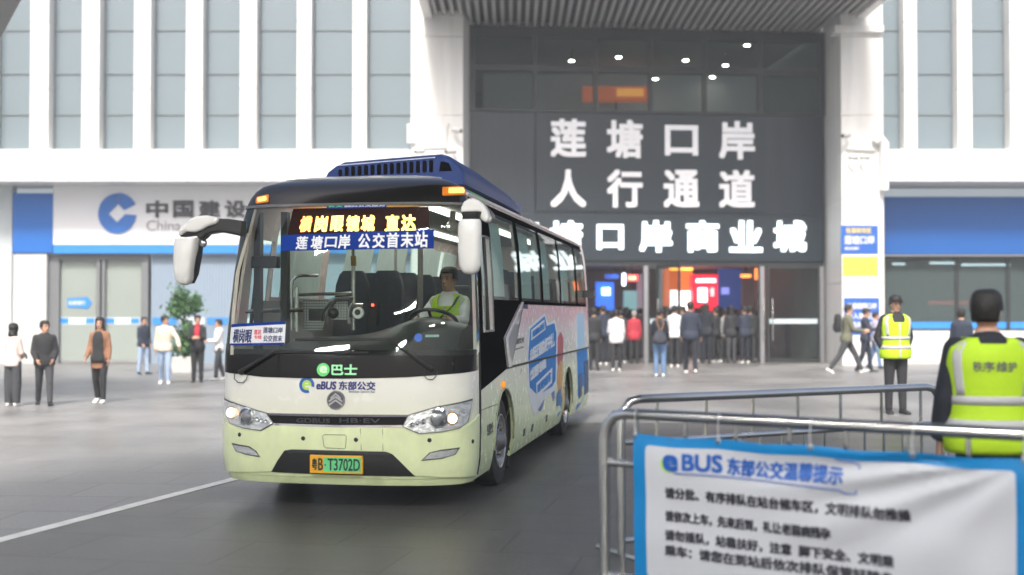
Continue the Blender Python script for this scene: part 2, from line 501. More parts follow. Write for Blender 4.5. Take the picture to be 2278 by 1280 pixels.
# entrance frame work
exL = 0.; exR = FE.hit(1833, 500)[0]
zt = FE.hit(1440, 66)[1]; zm0, zm1 = FE.hit(1440, 164)[1], FE.hit(1440, 151)[1]; zp = FE.hit(1440, 253)[1]
z3 = FE.hit(1440, 478)[1]; zd = FE.hit(1440, 582)[1]
colx = [FE.hit(p, 200)[0] for p in (1050, 1190, 1325, 1447, 1567, 1690, 1828)]
fr = MB()
for i, x in enumerate(colx):
    w_ = .07 if 0 < i < 6 else .1
    fr.fbox(FE, x - w_, x + w_, zp, zt, -.12, .06)
for z0_, z1_ in ((zp, zp + .08), (zm0, zm1), (zt - .35, zt)):
    for i in range(6):
        fr.fbox(FE, colx[i] + (.07 if i else .1), colx[i + 1] - (.07 if i < 5 else .1), z0_, z1_, -.118, .057)
fr.build('mullion_grid', M_frame, bld)
for i in range(6):
    for z0_, z1_ in ((zp + .08, zm0), (zm1, zt - .35)):
        MB().fbox(FE, colx[i] + .07, colx[i + 1] - .07, z0_, z1_, -.05, -.03).build('window_pane', M_eglass, bld)
# slate cladding in panels
for i in range(6):
    MB().fbox(FE, (colx[i] if i else -.12) + .006, (colx[i + 1] if i < 5 else exR) - .006, z3 + .006, zp - .004, -.3, .0).build('cladding', M_slate2 if i in (0, 5) else M_slate, bld, bevel=.006)
for i in range(6):
    MB().fbox(FE, (colx[i] if i else -.12) + .004, (colx[i + 1] if i < 5 else exR) - .004, zd, z3, -.3, .0).build('cladding', M_slate, bld, bevel=.006)
MB().fbox(FE, -.1, exR, zd - .14, zd - .004, -.3, -.02).build('door_head', M_frame, bld)
# canopy soffit with slats
cz = zt + .02
cl, cr_ = at(985, 30, 37.0).x - .25, at(1885, 60, 37.0).x + .15
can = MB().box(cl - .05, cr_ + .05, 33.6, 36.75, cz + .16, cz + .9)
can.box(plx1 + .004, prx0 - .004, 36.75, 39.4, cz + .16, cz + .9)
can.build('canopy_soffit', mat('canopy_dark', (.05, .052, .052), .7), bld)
sl = MB(); x = cl
while x < cr_:
    y1 = 36.7 if (x < plx1 + .1 or x > prx0 - .2) else 38.2 + max(0, (x - E0.x)) * math.tan(EA)
    sl.box(x, x + .11, 33.62, y1, cz, cz + .155); x += .262
sl.build('canopy_slats', mat('slat_grey', (.34, .34, .33), .5), bld)
MB().box(cl - .35, cl - .055, 33.6, 36.75, cz - .1, cz + 1.0).build('canopy_edge', M_white, bld, bevel=.03)
MB().box(cr_ + .055, cr_ + .35, 33.6, 36.75, cz - .1, cz + 1.0).build('canopy_edge', M_white, bld, bevel=.03)
# rooms behind the glass
hall = MB()
hall.fbox(FE, -3, exR + 3, 0, zt + .5, -12.4, -12)         # back wall
hall.fbox(FE, -.3, -.13, 0, zt + .5, -12, -.31); hall.fbox(FE, exR + .01, exR + .2, 0, zt + .5, -12, -.31)
hall.fbox(FE, -2.8, exR + 2.8, zp - 1.4, zp - 1.1, -12, -2.2); hall.fbox(FE, 0, exR, zp - 1.4, zp - 1.1, -2.2, -.32)   # floor of the upper room
hall.fbox(FE, -2.8, exR + 2.8, zd + .1, zd + .3, -12, -2.2); hall.fbox(FE, 0, exR, zd + .1, zd + .3, -2.2, -.32)    # ceiling of the hall
hall.build('hall_wall', M_inner, bld)
MB().fbox(FE, .05, exR - .05, zt + .05, zt + .3, -12, -.15).build('upper_ceiling', mat('ceiling_grey', (.5, .52, .51), .8), bld)
for px, py, dd in ((1223, 90, -3), (1272, 136, -3.4), (1341, 86, -2.4), (1376, 128, -4), (1525, 135, -4.3), (1501, 148, -6), (1614, 146, -3.5), (1662, 101, -1.9), (1585, 172, -6.5), (1458, 176, -6), (1534, 170, -8)):
    fx, fz = FE.hit(px, py, dd)
    l_ = thing('downlight', 'small round downlight glowing inside the dark upper windows', 'ceiling light', tuple(FE.p(fx, fz, dd)), EA, 'downlights behind the upper glazing')
    MB().lathe([(.11, 0), (.12, .02), (.10, .05), (.02, .06)], FE.p(fx, fz, dd), (0, 0, 1), 16).build('trim', M_alu, l_)
    MB().lathe([(.001, 0), (.095, 0), (.095, .02), (.001, .02)], FE.p(fx, fz - .012, dd), (0, 0, 1), 16).build('lamp', mat('lamp_white', (1, .93, .8), emit=26, var=0), l_)
    hg = MB().tube([FE.p(fx, fz + .06, dd), FE.p(fx, zt + .05, dd)], .015, 8).build('hanger', M_frame, l_)

# entrance doors
def door_leaf(px0, px1, py0, ang, handle_px, name='glass_door'):
    x0, x1, _, z1 = FE.rect(px0, py0, px1, 806)
    w_ = x1 - x0
    pivot = FE.p(x0, 0, -.05)
    fx = Vector((math.cos(EA + ang), math.sin(EA + ang), 0)); fn = Vector((math.sin(EA + ang), -math.cos(EA + ang), 0))
    class L: pass
    G = Frame((pivot.x, pivot.y, 0), EA + ang)
    f_ = MB()
    f_.fbox(G, 0, .09, .02, z1, -.03, .03); f_.fbox(G, w_ - .09, w_, .02, z1, -.03, .03)
    f_.fbox(G, .09, w_ - .09, .02, .14, -.028, .028); f_.fbox(G, .09, w_ - .09, z1 - .12, z1, -.028, .028)
    d = f_.build(name, M_frame, bld, bevel=.004)
    MB().fbox(G, .09, w_ - .09, .14, z1 - .12, -.008, .008).build('pane', M_dglass, d)
    hx = .18 if handle_px == 'l' else w_ - .18
    h = MB().tube([G.p(hx, .75, .03), G.p(hx, .75, .1), G.p(hx, .8, .11), G.p(hx, 2.05, .11), G.p(hx, 2.1, .1), G.p(hx, 2.1, .03)], .022, 8)
    h.build('handle', M_steel, d, smooth=True)
    st = MB().fbox(G, .1, w_ - .1, 1.3, 1.46, .0085, .012)
    st.build('glass_band', mat('frost_band', (.5, .6, .66), .6), d)
    return d
door_leaf(1706, 1826, 590, 0, 'l')
door_leaf(1440, 1475, 590, 0, 'r', 'side_light')
door_leaf(1462, 1580, 590, R(-78), 'r')
door_leaf(1687, 1700, 590, 0, 'l', 'side_light')
door_leaf(1090, 1205, 590, 0, 'r')
for px in (1437, 1470, 1696, 1829):
    x = FE.hit(px, 700)[0]; MB().fbox(FE, x - .07, x + .07, 0, zd - .15, -.2, .02).build('door_post', M_alu, bld, bevel=.006)
# ---------------------------------------------------------------- ground floor of the wings
def fb(mb, F, box, d0, d1, mi=0):
    x0, x1, z0, z1 = F.rect(*box, d=d1); return mb.fbox(F, x0, x1, z0, z1, d0, d1, mi)
def prt(name, box, d0, d1, m, bevel=0., parent=bld, F=FW, zero=False):
    x0, x1, z0, z1 = F.rect(*box, d=d1)
    if zero: z0 = 0
    return MB().fbox(F, x0, x1, z0, z1, d0, d1).build(name, m, parent, bevel=bevel)
zfas = FW.hit(600, 412)[1]
M_corr = bpy.data.materials.new('corrugated'); 
def corr_mat(m):
    m.use_nodes = True; n, l = m.node_tree.nodes, m.node_tree.links; b = n['Principled BSDF']
    b.inputs['Base Color'].default_value = (.27, .34, .42, 1); b.inputs['Roughness'].default_value = .5
corr_mat(M_corr)
prt('wall_panel', (-420, 412, 26, 806), -.6, -.25, mat('pale_panel', (.50, .55, .57), .5), zero=True)
prt('entry_column', (28, 566, 103, 812), -.6, -.12, M_cream, .01, zero=True)
df = MB()
for bx in ((104, 566, 131, 812), (214, 566, 222, 812), (226, 566, 233, 812), (314, 566, 329, 812)):
    x0, x1, z0, z1 = FW.rect(*bx, d=-.3); df.fbox(FW, x0, x1, 0, z1, -.55, -.3)
x0, x1, z0, z1 = FW.rect(104, 566, 329, 578, d=-.302); df.fbox(FW, x0, x1, z0, z1, -.55, -.302)
dfr = df.build('door_frame', mat('door_frame_grey', (.16, .17, .18), .5), bld)
for bx in ((131, 578, 214, 806), (233, 578, 314, 806)):
    x0, x1, z0, z1 = FW.rect(*bx, d=-.45)
    d = MB().fbox(FW, x0, x1, .1, z1, -.47, -.44).build('bank_door', glass('bank_glass', (.8, .85, .82), 1.5, .02, .55, (.45, .50, .47)), bld)
    MB().fbox(FW, x0, x1, .02, .1, -.48, -.43).build('kick_plate', M_alu, d)
    bl = MB()
    zz = z1 - .05
    for k in range(9): bl.fbox(FW, x0 + .03, x1 - .03, zz - .08, zz - .01, -.55, -.53); zz -= .11
    bl.build('shutter_slats', M_paper, d)
    bz0, bz1 = FW.rect(131, 707, 214, 722)[2:]
    MB().fbox(FW, x0 + .02, x1 - .02, bz0, bz1, -.4395, -.436).build('glass_band', mat('band_pale', (.62, .70, .76), .5), d)
    for q in (x0 + .05, x1 - .33): MB().fbox(FW, q, q + .28, bz0 + .02, bz1 - .02, -.4355, -.433).build('band_mark', M_sky_blue, d)
MB().fbox(FW, FW.hit(104, 600)[0], FW.hit(329, 600)[0], 0, 3.3, -1.6, -1.5).build('lobby_wall', mat('lobby_wall', (.42, .46, .43), .8), bld)
cg = MB()
x0, x1, z0, z1 = FW.rect(329, 566, 925, 812)
n_ = 90
pts = []
for i in range(n_):
    a, b = x0 + (x1 - x0) * i / n_, x0 + (x1 - x0) * (i + 1) / n_
    w_ = b - a
    pts += [(a, -.36), (a + w_ * .35, -.36), (a + w_ * .5, -.325), (b - w_ * .15, -.325)]
pts.append((x1, -.36))
cg.loft([[FW.p(x, z, d) for x, d in pts] for z in (0, z1)], closed=False)
cg.build('corrugated_panel', M_corr, bld)
bz0, bz1 = FW.rect(131, 707, 214, 722)[2:]
for q in range(9):
    xq = FW.hit(332 + q * 62, 700)[0]
    MB().fbox(FW, xq, xq + .8, bz0, bz1, -.322, -.318).build('window_band', M_sky_blue if q % 2 == 0 else mat('band_pale', (.62, .70, .76), .5), bld)
# right wing shop front
prt('shop_glass', (1966, 570, 2640, 736), -.5, -.47, glass('shop_glass', (.55, .62, .63), 1.55, .02, .35, (.14, .19, .19)))
prt('low_wall', (1966, 737, 2640, 812), -.6, -.2, M_white, .01, zero=True)
sf = MB()
for px in (1975, 2140, 2255, 2400):
    x = FW.hit(px, 650)[0]; z0, z1 = FW.rect(0, 570, 9, 736)[2:]
    sf.fbox(FW, x - .05, x + .05, z0, z1, -.468, -.40)
sf.build('shop_frame', M_frame, bld)
MB().fbox(FW, FW.hit(1966, 600)[0], FW.hit(2640, 600)[0], .9, 3.6, -4.2, -4).build('shop_wall', M_inner, bld)
MB().fbox(FW, FW.hit(1966, 600)[0], FW.hit(2640, 600)[0], 3.6, 3.8, -4.2, -.6).build('shop_ceiling', M_soff, bld)
for (a, b, y, d) in ((2068, 2130, 588, -1.4), (2138, 2245, 592, -1.6), (1985, 2012, 590, -2.)):
    p = FW.hit(a, y, d); q = FW.hit(b, y, d)
    l_ = thing('tube_lamp', 'lit white strip lamp behind the right shop glass' + (', longest' if b == 2245 else ', beside the wide one' if b == 2130 else ', shortest, next to the pillar'), 'ceiling light', tuple(FW.p(p[0], 3.42, d)), 0, 'strip lamps in the shop')
    MB().fbox(FW, p[0], q[0], p[1], p[1] + .07, d, d + .1).build('tube', mat('tube_white', (.9, .97, 1), emit=3, var=0), l_)
    MB().fbox(FW, p[0], q[0], p[1] + .072, 3.6, d + .02, d + .08).build('bracket', M_alu, l_)
for px, w_ in ((2040, 190),):
    bz0, bz1 = FW.rect(131, 717, 214, 731)[2:]
    x0 = FW.hit(1990, 700)[0]; x1 = FW.hit(2420, 700)[0]
    MB().fbox(FW, x0, x1, bz0, bz1, -.466, -.462).build('glass_band', M_sky_blue, bld)
# goods inside the shop: one counter with a red sign bar
ct = thing('shop_counter', 'dark counter with red light bar inside the right shop', 'counter', tuple(FW.p(FW.hit(2110, 700)[0], .9, -3)))
cx0 = FW.hit(2060, 700, -3)[0]; cx1 = FW.hit(2240, 700, -3)[0]
MB().fbox(FW, cx0, cx1, .0, 1.55, -3.4, -2.8).build('counter_body', mat('counter_dark', (.1, .11, .12), .5), ct, bevel=.02)
MB().fbox(FW, cx0 + .2, cx1 - .3, 1.95, 2.08, -3.3, -3.25).build('light_bar', mat('shop_red', (.9, .12, .1), emit=.8, var=0), ct)
MB().fbox(FW, cx0 + .2, cx1 - .3, 1.6, 1.9, -3.35, -3.3).build('display_shelf', mat('shelf_grey', (.45, .45, .47), .5), ct)

# ================================================================ signs
def sign_fn(F, d): return lambda x, y, t: F.p(x, y, d + t)
bs = thing('bank_sign', 'long white bank fascia sign with a blue coin emblem and dark Chinese lettering', 'sign', tuple(FW.p(FW.hit(360, 490)[0], FW.hit(360, 490)[1], -.1)))
prt('sign_board', (118, 412, 912, 545), -.5, -.1, M_sign_white, .01, bs)
prt('blue_block', (28, 430, 117, 563), -.5, -.08, M_bank_blue, .01, bs)
prt('blue_strip', (118, 546, 912, 564), -.5, -.08, M_sky_blue, .005, bs)
# emblem : ring with a square hole and a slanting cut
ex, ez = FW.hit(259, 475); er = (FW.hit(301, 475)[0] - FW.hit(217, 475)[0]) / 2; erz = er * 1.06
em = MB()
def emb_pts(r, sq=False):
    return r
seg = 72
ring = []
for i in range(seg):
    q = 2 * math.pi * i / seg
    dx, dz = math.cos(q), math.sin(q)
    ro = er
    k = .47 * er / (abs(dx) + abs(dz))
    ring.append(((ex + dx * ro, ez + dz * erz), (ex + dx * k, ez + dz * k)))
def emblem_part(i0, i1, shift=(0, 0)):
    vs = []; fs = []
    for i in range(i0, i1 + 1):
        o, n_ = ring[i % seg]
        vs += [FW.p(o[0] + shift[0], o[1] + shift[1], -.05), FW.p(n_[0] + shift[0], n_[1] + shift[1], -.05), FW.p(o[0] + shift[0], o[1] + shift[1], -.099), FW.p(n_[0] + shift[0], n_[1] + shift[1], -.099)]
    for k in range(i1 - i0):
        a = k * 4; b = a + 4
        fs += [(a, b, b + 1, a + 1), (a + 2, a + 3, b + 3, b + 2), (a, a + 2, b + 2, b), (a + 1, b + 1, b + 3, a + 3)]
    fs += [(0, 1, 3, 2), (len(vs) - 4, len(vs) - 2, len(vs) - 1, len(vs) - 3)]
    em.add(vs, fs)
emblem_part(5, 18, (er * .05, er * .04)); emblem_part(18, 71)
em.build('emblem', mat('emblem_blue', (.025, .15, .50), .4), bs)
for ch, a, b in zip('中国建设银行', (324, 384, 441, 499, 557, 615), (372, 429, 488, 546, 605, 663)):
    x0, x1, z0, z1 = FW.rect(a, 446, b, 484)
    put_text(MB(), ch, x0, x1, z0, z1, sign_fn(FW, -.099), .028, .05).build('character', M_lett_dark, bs)
x0, x1, z0, z1 = FW.rect(324, 490, 668, 513)
put_text(MB(), 'China Construction Bank', x0, x1, z0, z1, sign_fn(FW, -.099), 0, .03).build('lettering', mat('lettering_grey', (.3, .3, .32), .5), bs)
rs = thing('fascia_sign', 'plain blue fascia over the shop right of the pillar', 'sign', tuple(FW.p(FW.hit(2120, 500)[0], FW.hit(2120, 500)[1], -.2)))
prt('sign_board', (1968, 438, 2640, 566), -.5, -.12, mat('fascia_blue', (.010, .095, .34), .35, var=.05, vscale=.7), .01, rs)
prt('sign_edge', (1968, 567, 2640, 570), -.5, -.1, M_alu, 0, rs)

ms = thing('gate_sign', 'upper two rows of matt white block characters on slate board over the doors', 'sign', tuple(FE.p(FE.hit(1440, 365)[0], FE.hit(1440, 365)[1], .03)), EA)
b_ = FE.rect(1193, 253, 1700, 476)
MB().fbox(FE, b_[0], b_[1], zp - (253 - 253) - .25 - 3.0, zp - .03, .002, .05).build('sign_board', mat('sign_slate', (.012, .022, .031), .4, var=.06, vscale=1.2), ms, bevel=.006)
M_l1 = mat('letter_white_matt', (.82, .82, .85), .5, var=.02, emit=.10)
for row, (y0, y1) in (('莲塘口岸', (266, 351)), ('人行通道', (378, 462))):
    for i, ch in enumerate(row):
        xa = (1224, 1349, 1475, 1598)[i]; sk = i * 1.6 if y0 < 300 else i * .4
        a, b = xa, xa + 79
        t0, t1 = (y0 + sk, y1 + sk)
        if ch == '口': t0 += 11; t1 -= 7; a += 3; b -= 3
        x0, x1, z0, z1 = FE.rect(a, t0, b, t1)
        put_text(MB(), ch, x0, x1, z0, z1, sign_fn(FE, .051), .026, .07).build('character', M_l1, ms)
m3 = thing('mall_sign', 'lowest row of glowing white characters above the glass doors', 'sign', tuple(FE.p(FE.hit(1440, 525)[0], FE.hit(1440, 525)[1], .03)), EA)
b_ = FE.rect(1110, 479, 1832, 579)
MB().fbox(FE, b_[0], b_[1], zd + .02, z3 - .02, .002, .045).build('sign_board', mat('sign_slate', (.012, .022, .031)), m3, bevel=.006)
for i, ch in enumerate('莲塘口岸商业城'):
    a = (1126, 1222, 1327, 1421, 1525, 1621, 1719)[i]; b = a + 73; t0, t1 = 491, 562
    if ch == '口': t0 += 9; t1 -= 6; b -= 14
    x0, x1, z0, z1 = FE.rect(a, t0, b, t1)
    put_text(MB(), ch, x0, x1, z0, z1, sign_fn(FE, .046), .034, .07).build('character', mat('letter_lit', (.86, .96, 1), emit=.6, var=0), m3)

# posters on the right pillar
def poster(box, m, lines, label, name='poster'):
    x0, x1, z0, z1 = FP.rect(*box)
    t = thing(name, label, 'poster', tuple(FP.p((x0 + x1) / 2, z0, .01)), 0, 'notices on the right pillar')
    MB().fbox(FP, x0, x1, z0, z1, .002, .022).build('board', m, t, bevel=.004)
    for txt, a, b, c, d, mm in lines:
        q0, q1 = x0 + (x1 - x0) * a, x0 + (x1 - x0) * b; w0, w1 = z0 + (z1 - z0) * c, z0 + (z1 - z0) * d
        put_text(MB(), txt, q0, q1, w0, w1, sign_fn(FP, .0225), .02, .004).build('lettering', mm, t)
M_pb = mat('poster_blue', (.02, .11, .42), .5); M_py = mat('poster_yellow', (.85, .72, .08), .5)
M_yl = mat('lettering_yellow', (.8, .6, .1), .5)
poster((1870, 502, 1953, 565), M_pb, [('往深圳市区', .14, .82, .72, .92, M_yl), ('莲塘口岸', .1, .9, .34, .64, M_lett_white), ('请由此通行', .1, .5, .14, .24, M_lett_white)], 'topmost blue notice with yellow and white characters on the right pillar')
poster((1875, 571, 1953, 614), M_py, [('请勿拥挤排队', .12, .88, .6, .85, M_yl), ('注意安全通行', .12, .88, .16, .42, M_yl)], 'yellow notice between the blue ones on the right pillar')
poster((1876, 630, 1952, 652), mat('paper_white', (.78, .78, .76)), [('温馨提示通告', .14, .8, .3, .75, mat('lettering_faint', (.55, .55, .57)))], 'faint white notice under the yellow one on the right pillar')
poster((1877, 663, 1956, 745), M_pb, [('往香园围口岸', .1, .92, .7, .86, M_lett_white), ('出入境旅客', .1, .9, .42, .6, M_lett_white), ('由此排队进站', .1, .92, .2, .36, M_lett_white)], 'lowest blue notice on the right pillar, behind two walkers')

# cable boxes, pipes and cameras on the pillars
def camera_unit(px, py, F, label, dirx=1, s=1.):
    x, z = F.hit(px, py)
    t = thing('security_camera', label, 'camera', tuple(F.p(x, z, .05)), 0, 'cameras on the entrance pillars')
    MB().tube([F.p(x, z + .1, 0), F.p(x, z + .1, .2), F.p(x, z, .22)], .025 * s, 8).build('bracket', M_paper, t)
    MB().tube([F.p(x - .08 * s * dirx, z, .2), F.p(x + .19 * s * dirx, z - .05, .36)], [.06 * s, .07 * s], 10).build('camera_body', mat('camera_grey', (.45, .45, .45), .4), t)
    MB().tube([F.p(x + .19 * s * dirx, z - .05, .361), F.p(x + .2 * s * dirx, z - .053, .37)], .055 * s, 10).build('lens', M_black, t)
camera_unit(1013, 292, FP, 'upper dark camera on the right edge of the left pillar', 1)
camera_unit(1009, 338, FP, 'lower dark camera on the right edge of the left pillar', -1, 1.15)
camera_unit(939, 338, FP, 'small camera under the pipe on the left pillar', -1)
camera_unit(1881, 303, FP, 'camera with black mount on the left edge of the right pillar', -1)
camera_unit(1888, 352, FP, 'small white camera low on the right pillar, left of its twin', 1, .8)
camera_unit(1914, 352, FP, 'small white camera low on the right pillar, next to the trunking', 1, .8)
cb = thing('junction_box', 'white junction box with thin conduit on the left pillar above the bus', 'box', tuple(FP.p(FP.hit(915, 300)[0], 0, .2)))
prt('cover', (905, 276, 924, 319), -.1, .12, M_white, .02, cb, FP)
p_ = lambda px, py, d: FP.p(*FP.hit(px, py), d)
MB().tube([p_(930, 330, .05), p_(994, 328, .05), p_(995, 285, .05), p_(999, 276, .05)], .022, 8).build('conduit', M_cream, cb)
cd = thing('cable_trunking', 'fat white cable trunking bent over the edge of the right pillar', 'trunking', tuple(FP.p(FP.hit(1960, 360)[0], 3, .1)))
MB().tube([p_(1945, 318, .1), p_(1957, 308, .14), p_(1964, 320, .15), p_(1964, 425, .15)], .14, 12).build('duct', M_white, cd, smooth=True)
MB().tube([p_(1882, 333, .06), p_(1945, 336, .06)], .03, 8).build('conduit', M_cream, cd)

# arrow sticker on the bank door
ar = thing('arrow_sign', 'blue right pointing arrow sticker on the left bank door', 'sign', tuple(FW.p(FW.hit(176, 674, -.43)[0], FW.hit(176, 674, -.43)[1], -.43)))
poly = [FW.hit(px, py, -.43) for px, py in ((150, 664), (192, 662), (192, 658), (205, 674), (192, 690), (192, 686), (150, 684))]
slab(MB(), poly_sheet(poly), sign_fn(FW, -.4315), 0, .01).build('arrow_plate', M_sky_blue, ar)
q0 = FW.hit(154, 679, -.43); q1 = FW.hit(190, 669, -.43)
put_text(MB(), '自助银行', q0[0], q1[0], q0[1], q1[1], sign_fn(FW, -.421), .01, .004).build('lettering', M_lett_white, ar)

# lit signs and stalls inside the hall
def lightbox(name, label, cat, box, Y, col, em, depth=.25, sub=()):
    a = at(box[0], box[3], Y); b = at(box[2], box[1], Y)
    t = thing(name, label, cat, ((a.x + b.x) / 2, Y, a.z))
    MB().box(a.x, b.x, Y, Y + depth, a.z, b.z).build('casing', mat('lit_' + name + '_' + label[:14].replace(' ', '_'), col, emit=em, var=.05), t, bevel=.02)
    for txt, sb, c2, e2 in sub:
        p = at(sb[0], sb[3], Y - .03); q = at(sb[2], sb[1], Y - .03)
        mm = mat('lit_sub_%.2f_%.2f_%.2f' % c2, c2, emit=e2, var=0)
        if txt: put_text(MB(), txt, p.x, q.x, p.z, q.z, lambda x, y, d: Vector((x, Y - .012 - d, y)), .03, .01).build('lettering', mm, t)
        else: MB().box(p.x, q.x, Y - .03, Y - .003, p.z, q.z).build('screen', mm, t)
    # a plinth or hanger keeps it up
    if a.z < 2.2: MB().box(a.x + .05, b.x - .05, Y + .02, Y + depth - .02, 0, a.z - .003).build('plinth', M_inner, t)
    else: MB().box((a.x + b.x) / 2 - .03, (a.x + b.x) / 2 + .03, Y + .05, Y + .1, b.z + .003, zd + .1).build('hanger', M_frame, t)
HY = 45.5
lightbox('light_box', 'blue lit stall sign with white characters, leftmost in the hall', 'sign', (1326, 628, 1366, 690), HY, (.03, .14, .75), .9, sub=[('口岸', (1339, 640, 1358, 648), (.7, .95, 1), 2.5), ('商店', (1339, 649, 1358, 657), (.7, .95, 1), 2.5)])
lightbox('light_box', 'short blue lit sign hanging above the left crowd', 'sign', (1347, 610, 1376, 620), HY - .6, (.05, .15, .7), .5)
lightbox('light_box', 'narrow white lit column sign between the blue and red signs', 'sign', (1385, 608, 1392, 636), HY - 1, (.85, .9, 1), 2.2)
lightbox('light_box', 'small red lit sign at the top of the left bay', 'sign', (1394, 611, 1419, 626), HY - .5, (1, .06, .08), 1.2, sub=[('优惠', (1398, 614, 1415, 623), (1, .45, .2), 2.5)])
lightbox('display_panel', 'pale teal display panel below the small red sign', 'panel', (1388, 647, 1417, 690), HY, (.25, .5, .52), .35)
lightbox('display_panel', 'tall mauve poster panel beside the left door post', 'panel', (1418, 610, 1430, 690), HY + .4, (.4, .3, .36), .25)
lightbox('light_wall', 'broad orange lit stall front in the middle of the hall', 'stall', (1468, 590, 1541, 690), HY + 2.5, (.9, .2, .04), .42)
lightbox('light_box', 'bright orange lamp bar over the orange stall', 'lamp', (1491, 592, 1541, 601), HY + 1.5, (1, .35, .05), 3.2)
lightbox('light_box', 'narrow white lit poster on the orange stall', 'poster', (1493, 646, 1507, 690), HY + 1, (1, .75, .5), 1.7)
lightbox('light_box', 'wide white lit poster on the orange stall', 'poster', (1513, 648, 1536, 690), HY + .8, (1, .93, .85), 2.4)
lightbox('photo_booth', 'red lit booth with white lettering in the middle of the hall', 'booth', (1541, 611, 1597, 692), HY, (.9, .02, .05), .75, .8, sub=[('自助照相', (1549, 620, 1592, 629), (1, .85, .9), 2.2), ('', (1553, 641, 1573, 672), (1, .95, 1), 2.2), ('快照', (1580, 640, 1589, 660), (1, .5, .5), 1.2)])
lightbox('light_wall', 'dim blue lit stall right of the red booth', 'stall', (1599, 588, 1650, 690), HY + 2, (.02, .06, .24), .35, sub=[('', (1605, 640, 1622, 655), (.2, .25, .7), .8)])
lightbox('light_box', 'short orange lamp bar near the right door post', 'lamp', (1650, 611, 1671, 617), HY, (1, .22, .04), 2.5)
lightbox('light_box', 'upright orange lamp strip on the right door post', 'lamp', (1682, 597, 1688, 622), HY - 2.5, (1, .2, .03), 1.6)
lightbox('light_wall', 'grey partition wall beside the right door post', 'wall', (1651, 600, 1690, 695), HY + 1.4, (.14, .12, .13), .1)
lightbox('light_box', 'small blue lit sign behind the closed right door', 'sign', (1782, 632, 1806, 645), HY - 1, (.05, .2, .85), .8)
lightbox('light_box', 'faint blue square sign high behind the closed right door', 'sign', (1784, 605, 1798, 618), HY - 1, (.08, .14, .5), .5)
lightbox('display_panel', 'orange and teal counter front behind the closed right door', 'panel', (1782, 662, 1812, 696), HY - 1.5, (.15, .32, .38), .25, sub=[('', (1784, 683, 1811, 693), (.75, .3, .12), .4)])
lightbox('light_box', 'red and orange lit advert high behind the upper glazing', 'advert', (1296, 192, 1445, 226), 44.5, (.75, .16, .05), .22, sub=[('', (1372, 197, 1432, 215), (1, .40, .06), .4)])
lightbox('display_panel', 'pale grey wall panel low behind the upper glazing', 'panel', (1075, 150, 1800, 262), 46, (.42, .43, .43), .05)

# ================================================================ potted shrub by the bank
def leaf_mass(mb, c, rx, ry, rz, n, size, seed, hollow=.55):
    rnd = random.Random(seed)
    clumps = []
    for _ in range(max(6, n // 60)):
        d = Vector((rnd.gauss(0, 1), rnd.gauss(0, 1), rnd.gauss(0, 1))).normalized() * rnd.uniform(hollow, 1.)
        clumps.append((Vector((c[0] + d.x * rx, c[1] + d.y * ry, c[2] + d.z * rz)), rnd.uniform(.10, .2)))
    for i in range(n):
        cc, cr = clumps[i % len(clumps)]
        p = cc + Vector((rnd.gauss(0, 1), rnd.gauss(0, 1), rnd.gauss(0, 1))) * cr * .6
        a = Vector((rnd.gauss(0, 1), rnd.gauss(0, 1), rnd.gauss(0, .7))).normalized(); b = a.orthogonal().normalized()
        b = (Matrix.Rotation(rnd.uniform(0, 6.3), 3, a) @ b)
        s_ = size * rnd.uniform(.6, 1.3)
        t_ = a.cross(b)
        mb.add([p - b * s_, p + t_ * s_ * .4, p + b * s_, p - t_ * s_ * .4], [(0, 1, 2, 3)], i % 2)
gp = ground(410, 829)
tr = thing('potted_shrub', 'clipped leafy shrub in a pale square planter by the bank front', 'potted plant', (gp.x, gp.y, 0))
sc_ = FPX / gp.y
M_leaf = [mat('leaf_dark', (.035, .10, .035), .5, var=.2), mat('leaf_light', (.07, .17, .055), .5, var=.2)]
top = at(410, 675, gp.y)
cr1 = MB(); leaf_mass(cr1, (gp.x, gp.y, top.z + .0), .42, .42, .40, 1500, .07, 3); cr1.build('crown', M_leaf, tr, fix=False)
cr2 = MB(); leaf_mass(cr2, (gp.x + .1, gp.y, 1.05), .34, .34, .42, 900, .07, 4); leaf_mass(cr2, (gp.x + .02, gp.y, .62), .46, .4, .26, 800, .075, 5); cr2.build('foliage', M_leaf, tr, fix=False)
MB().tube([(gp.x, gp.y, .3), (gp.x + .03, gp.y, .9), (gp.x - .02, gp.y, 1.4), (gp.x, gp.y, top.z + .1)], [.05, .045, .04, .02], 8).build('trunk', mat('bark', (.16, .11, .07), .8, bump=.4), tr)
MB().loft([[(gp.x + sx * w_, gp.y + sy * w_, z) for sx, sy in ((-1, -1), (1, -1), (1, 1), (-1, 1))] for w_, z in ((.26, 0), (.34, .42), (.34, .45), (.28, .45), (.27, .36))]).build('planter', mat('planter_stone', (.62, .62, .6), .7, bump=.2), tr, bevel=.012)

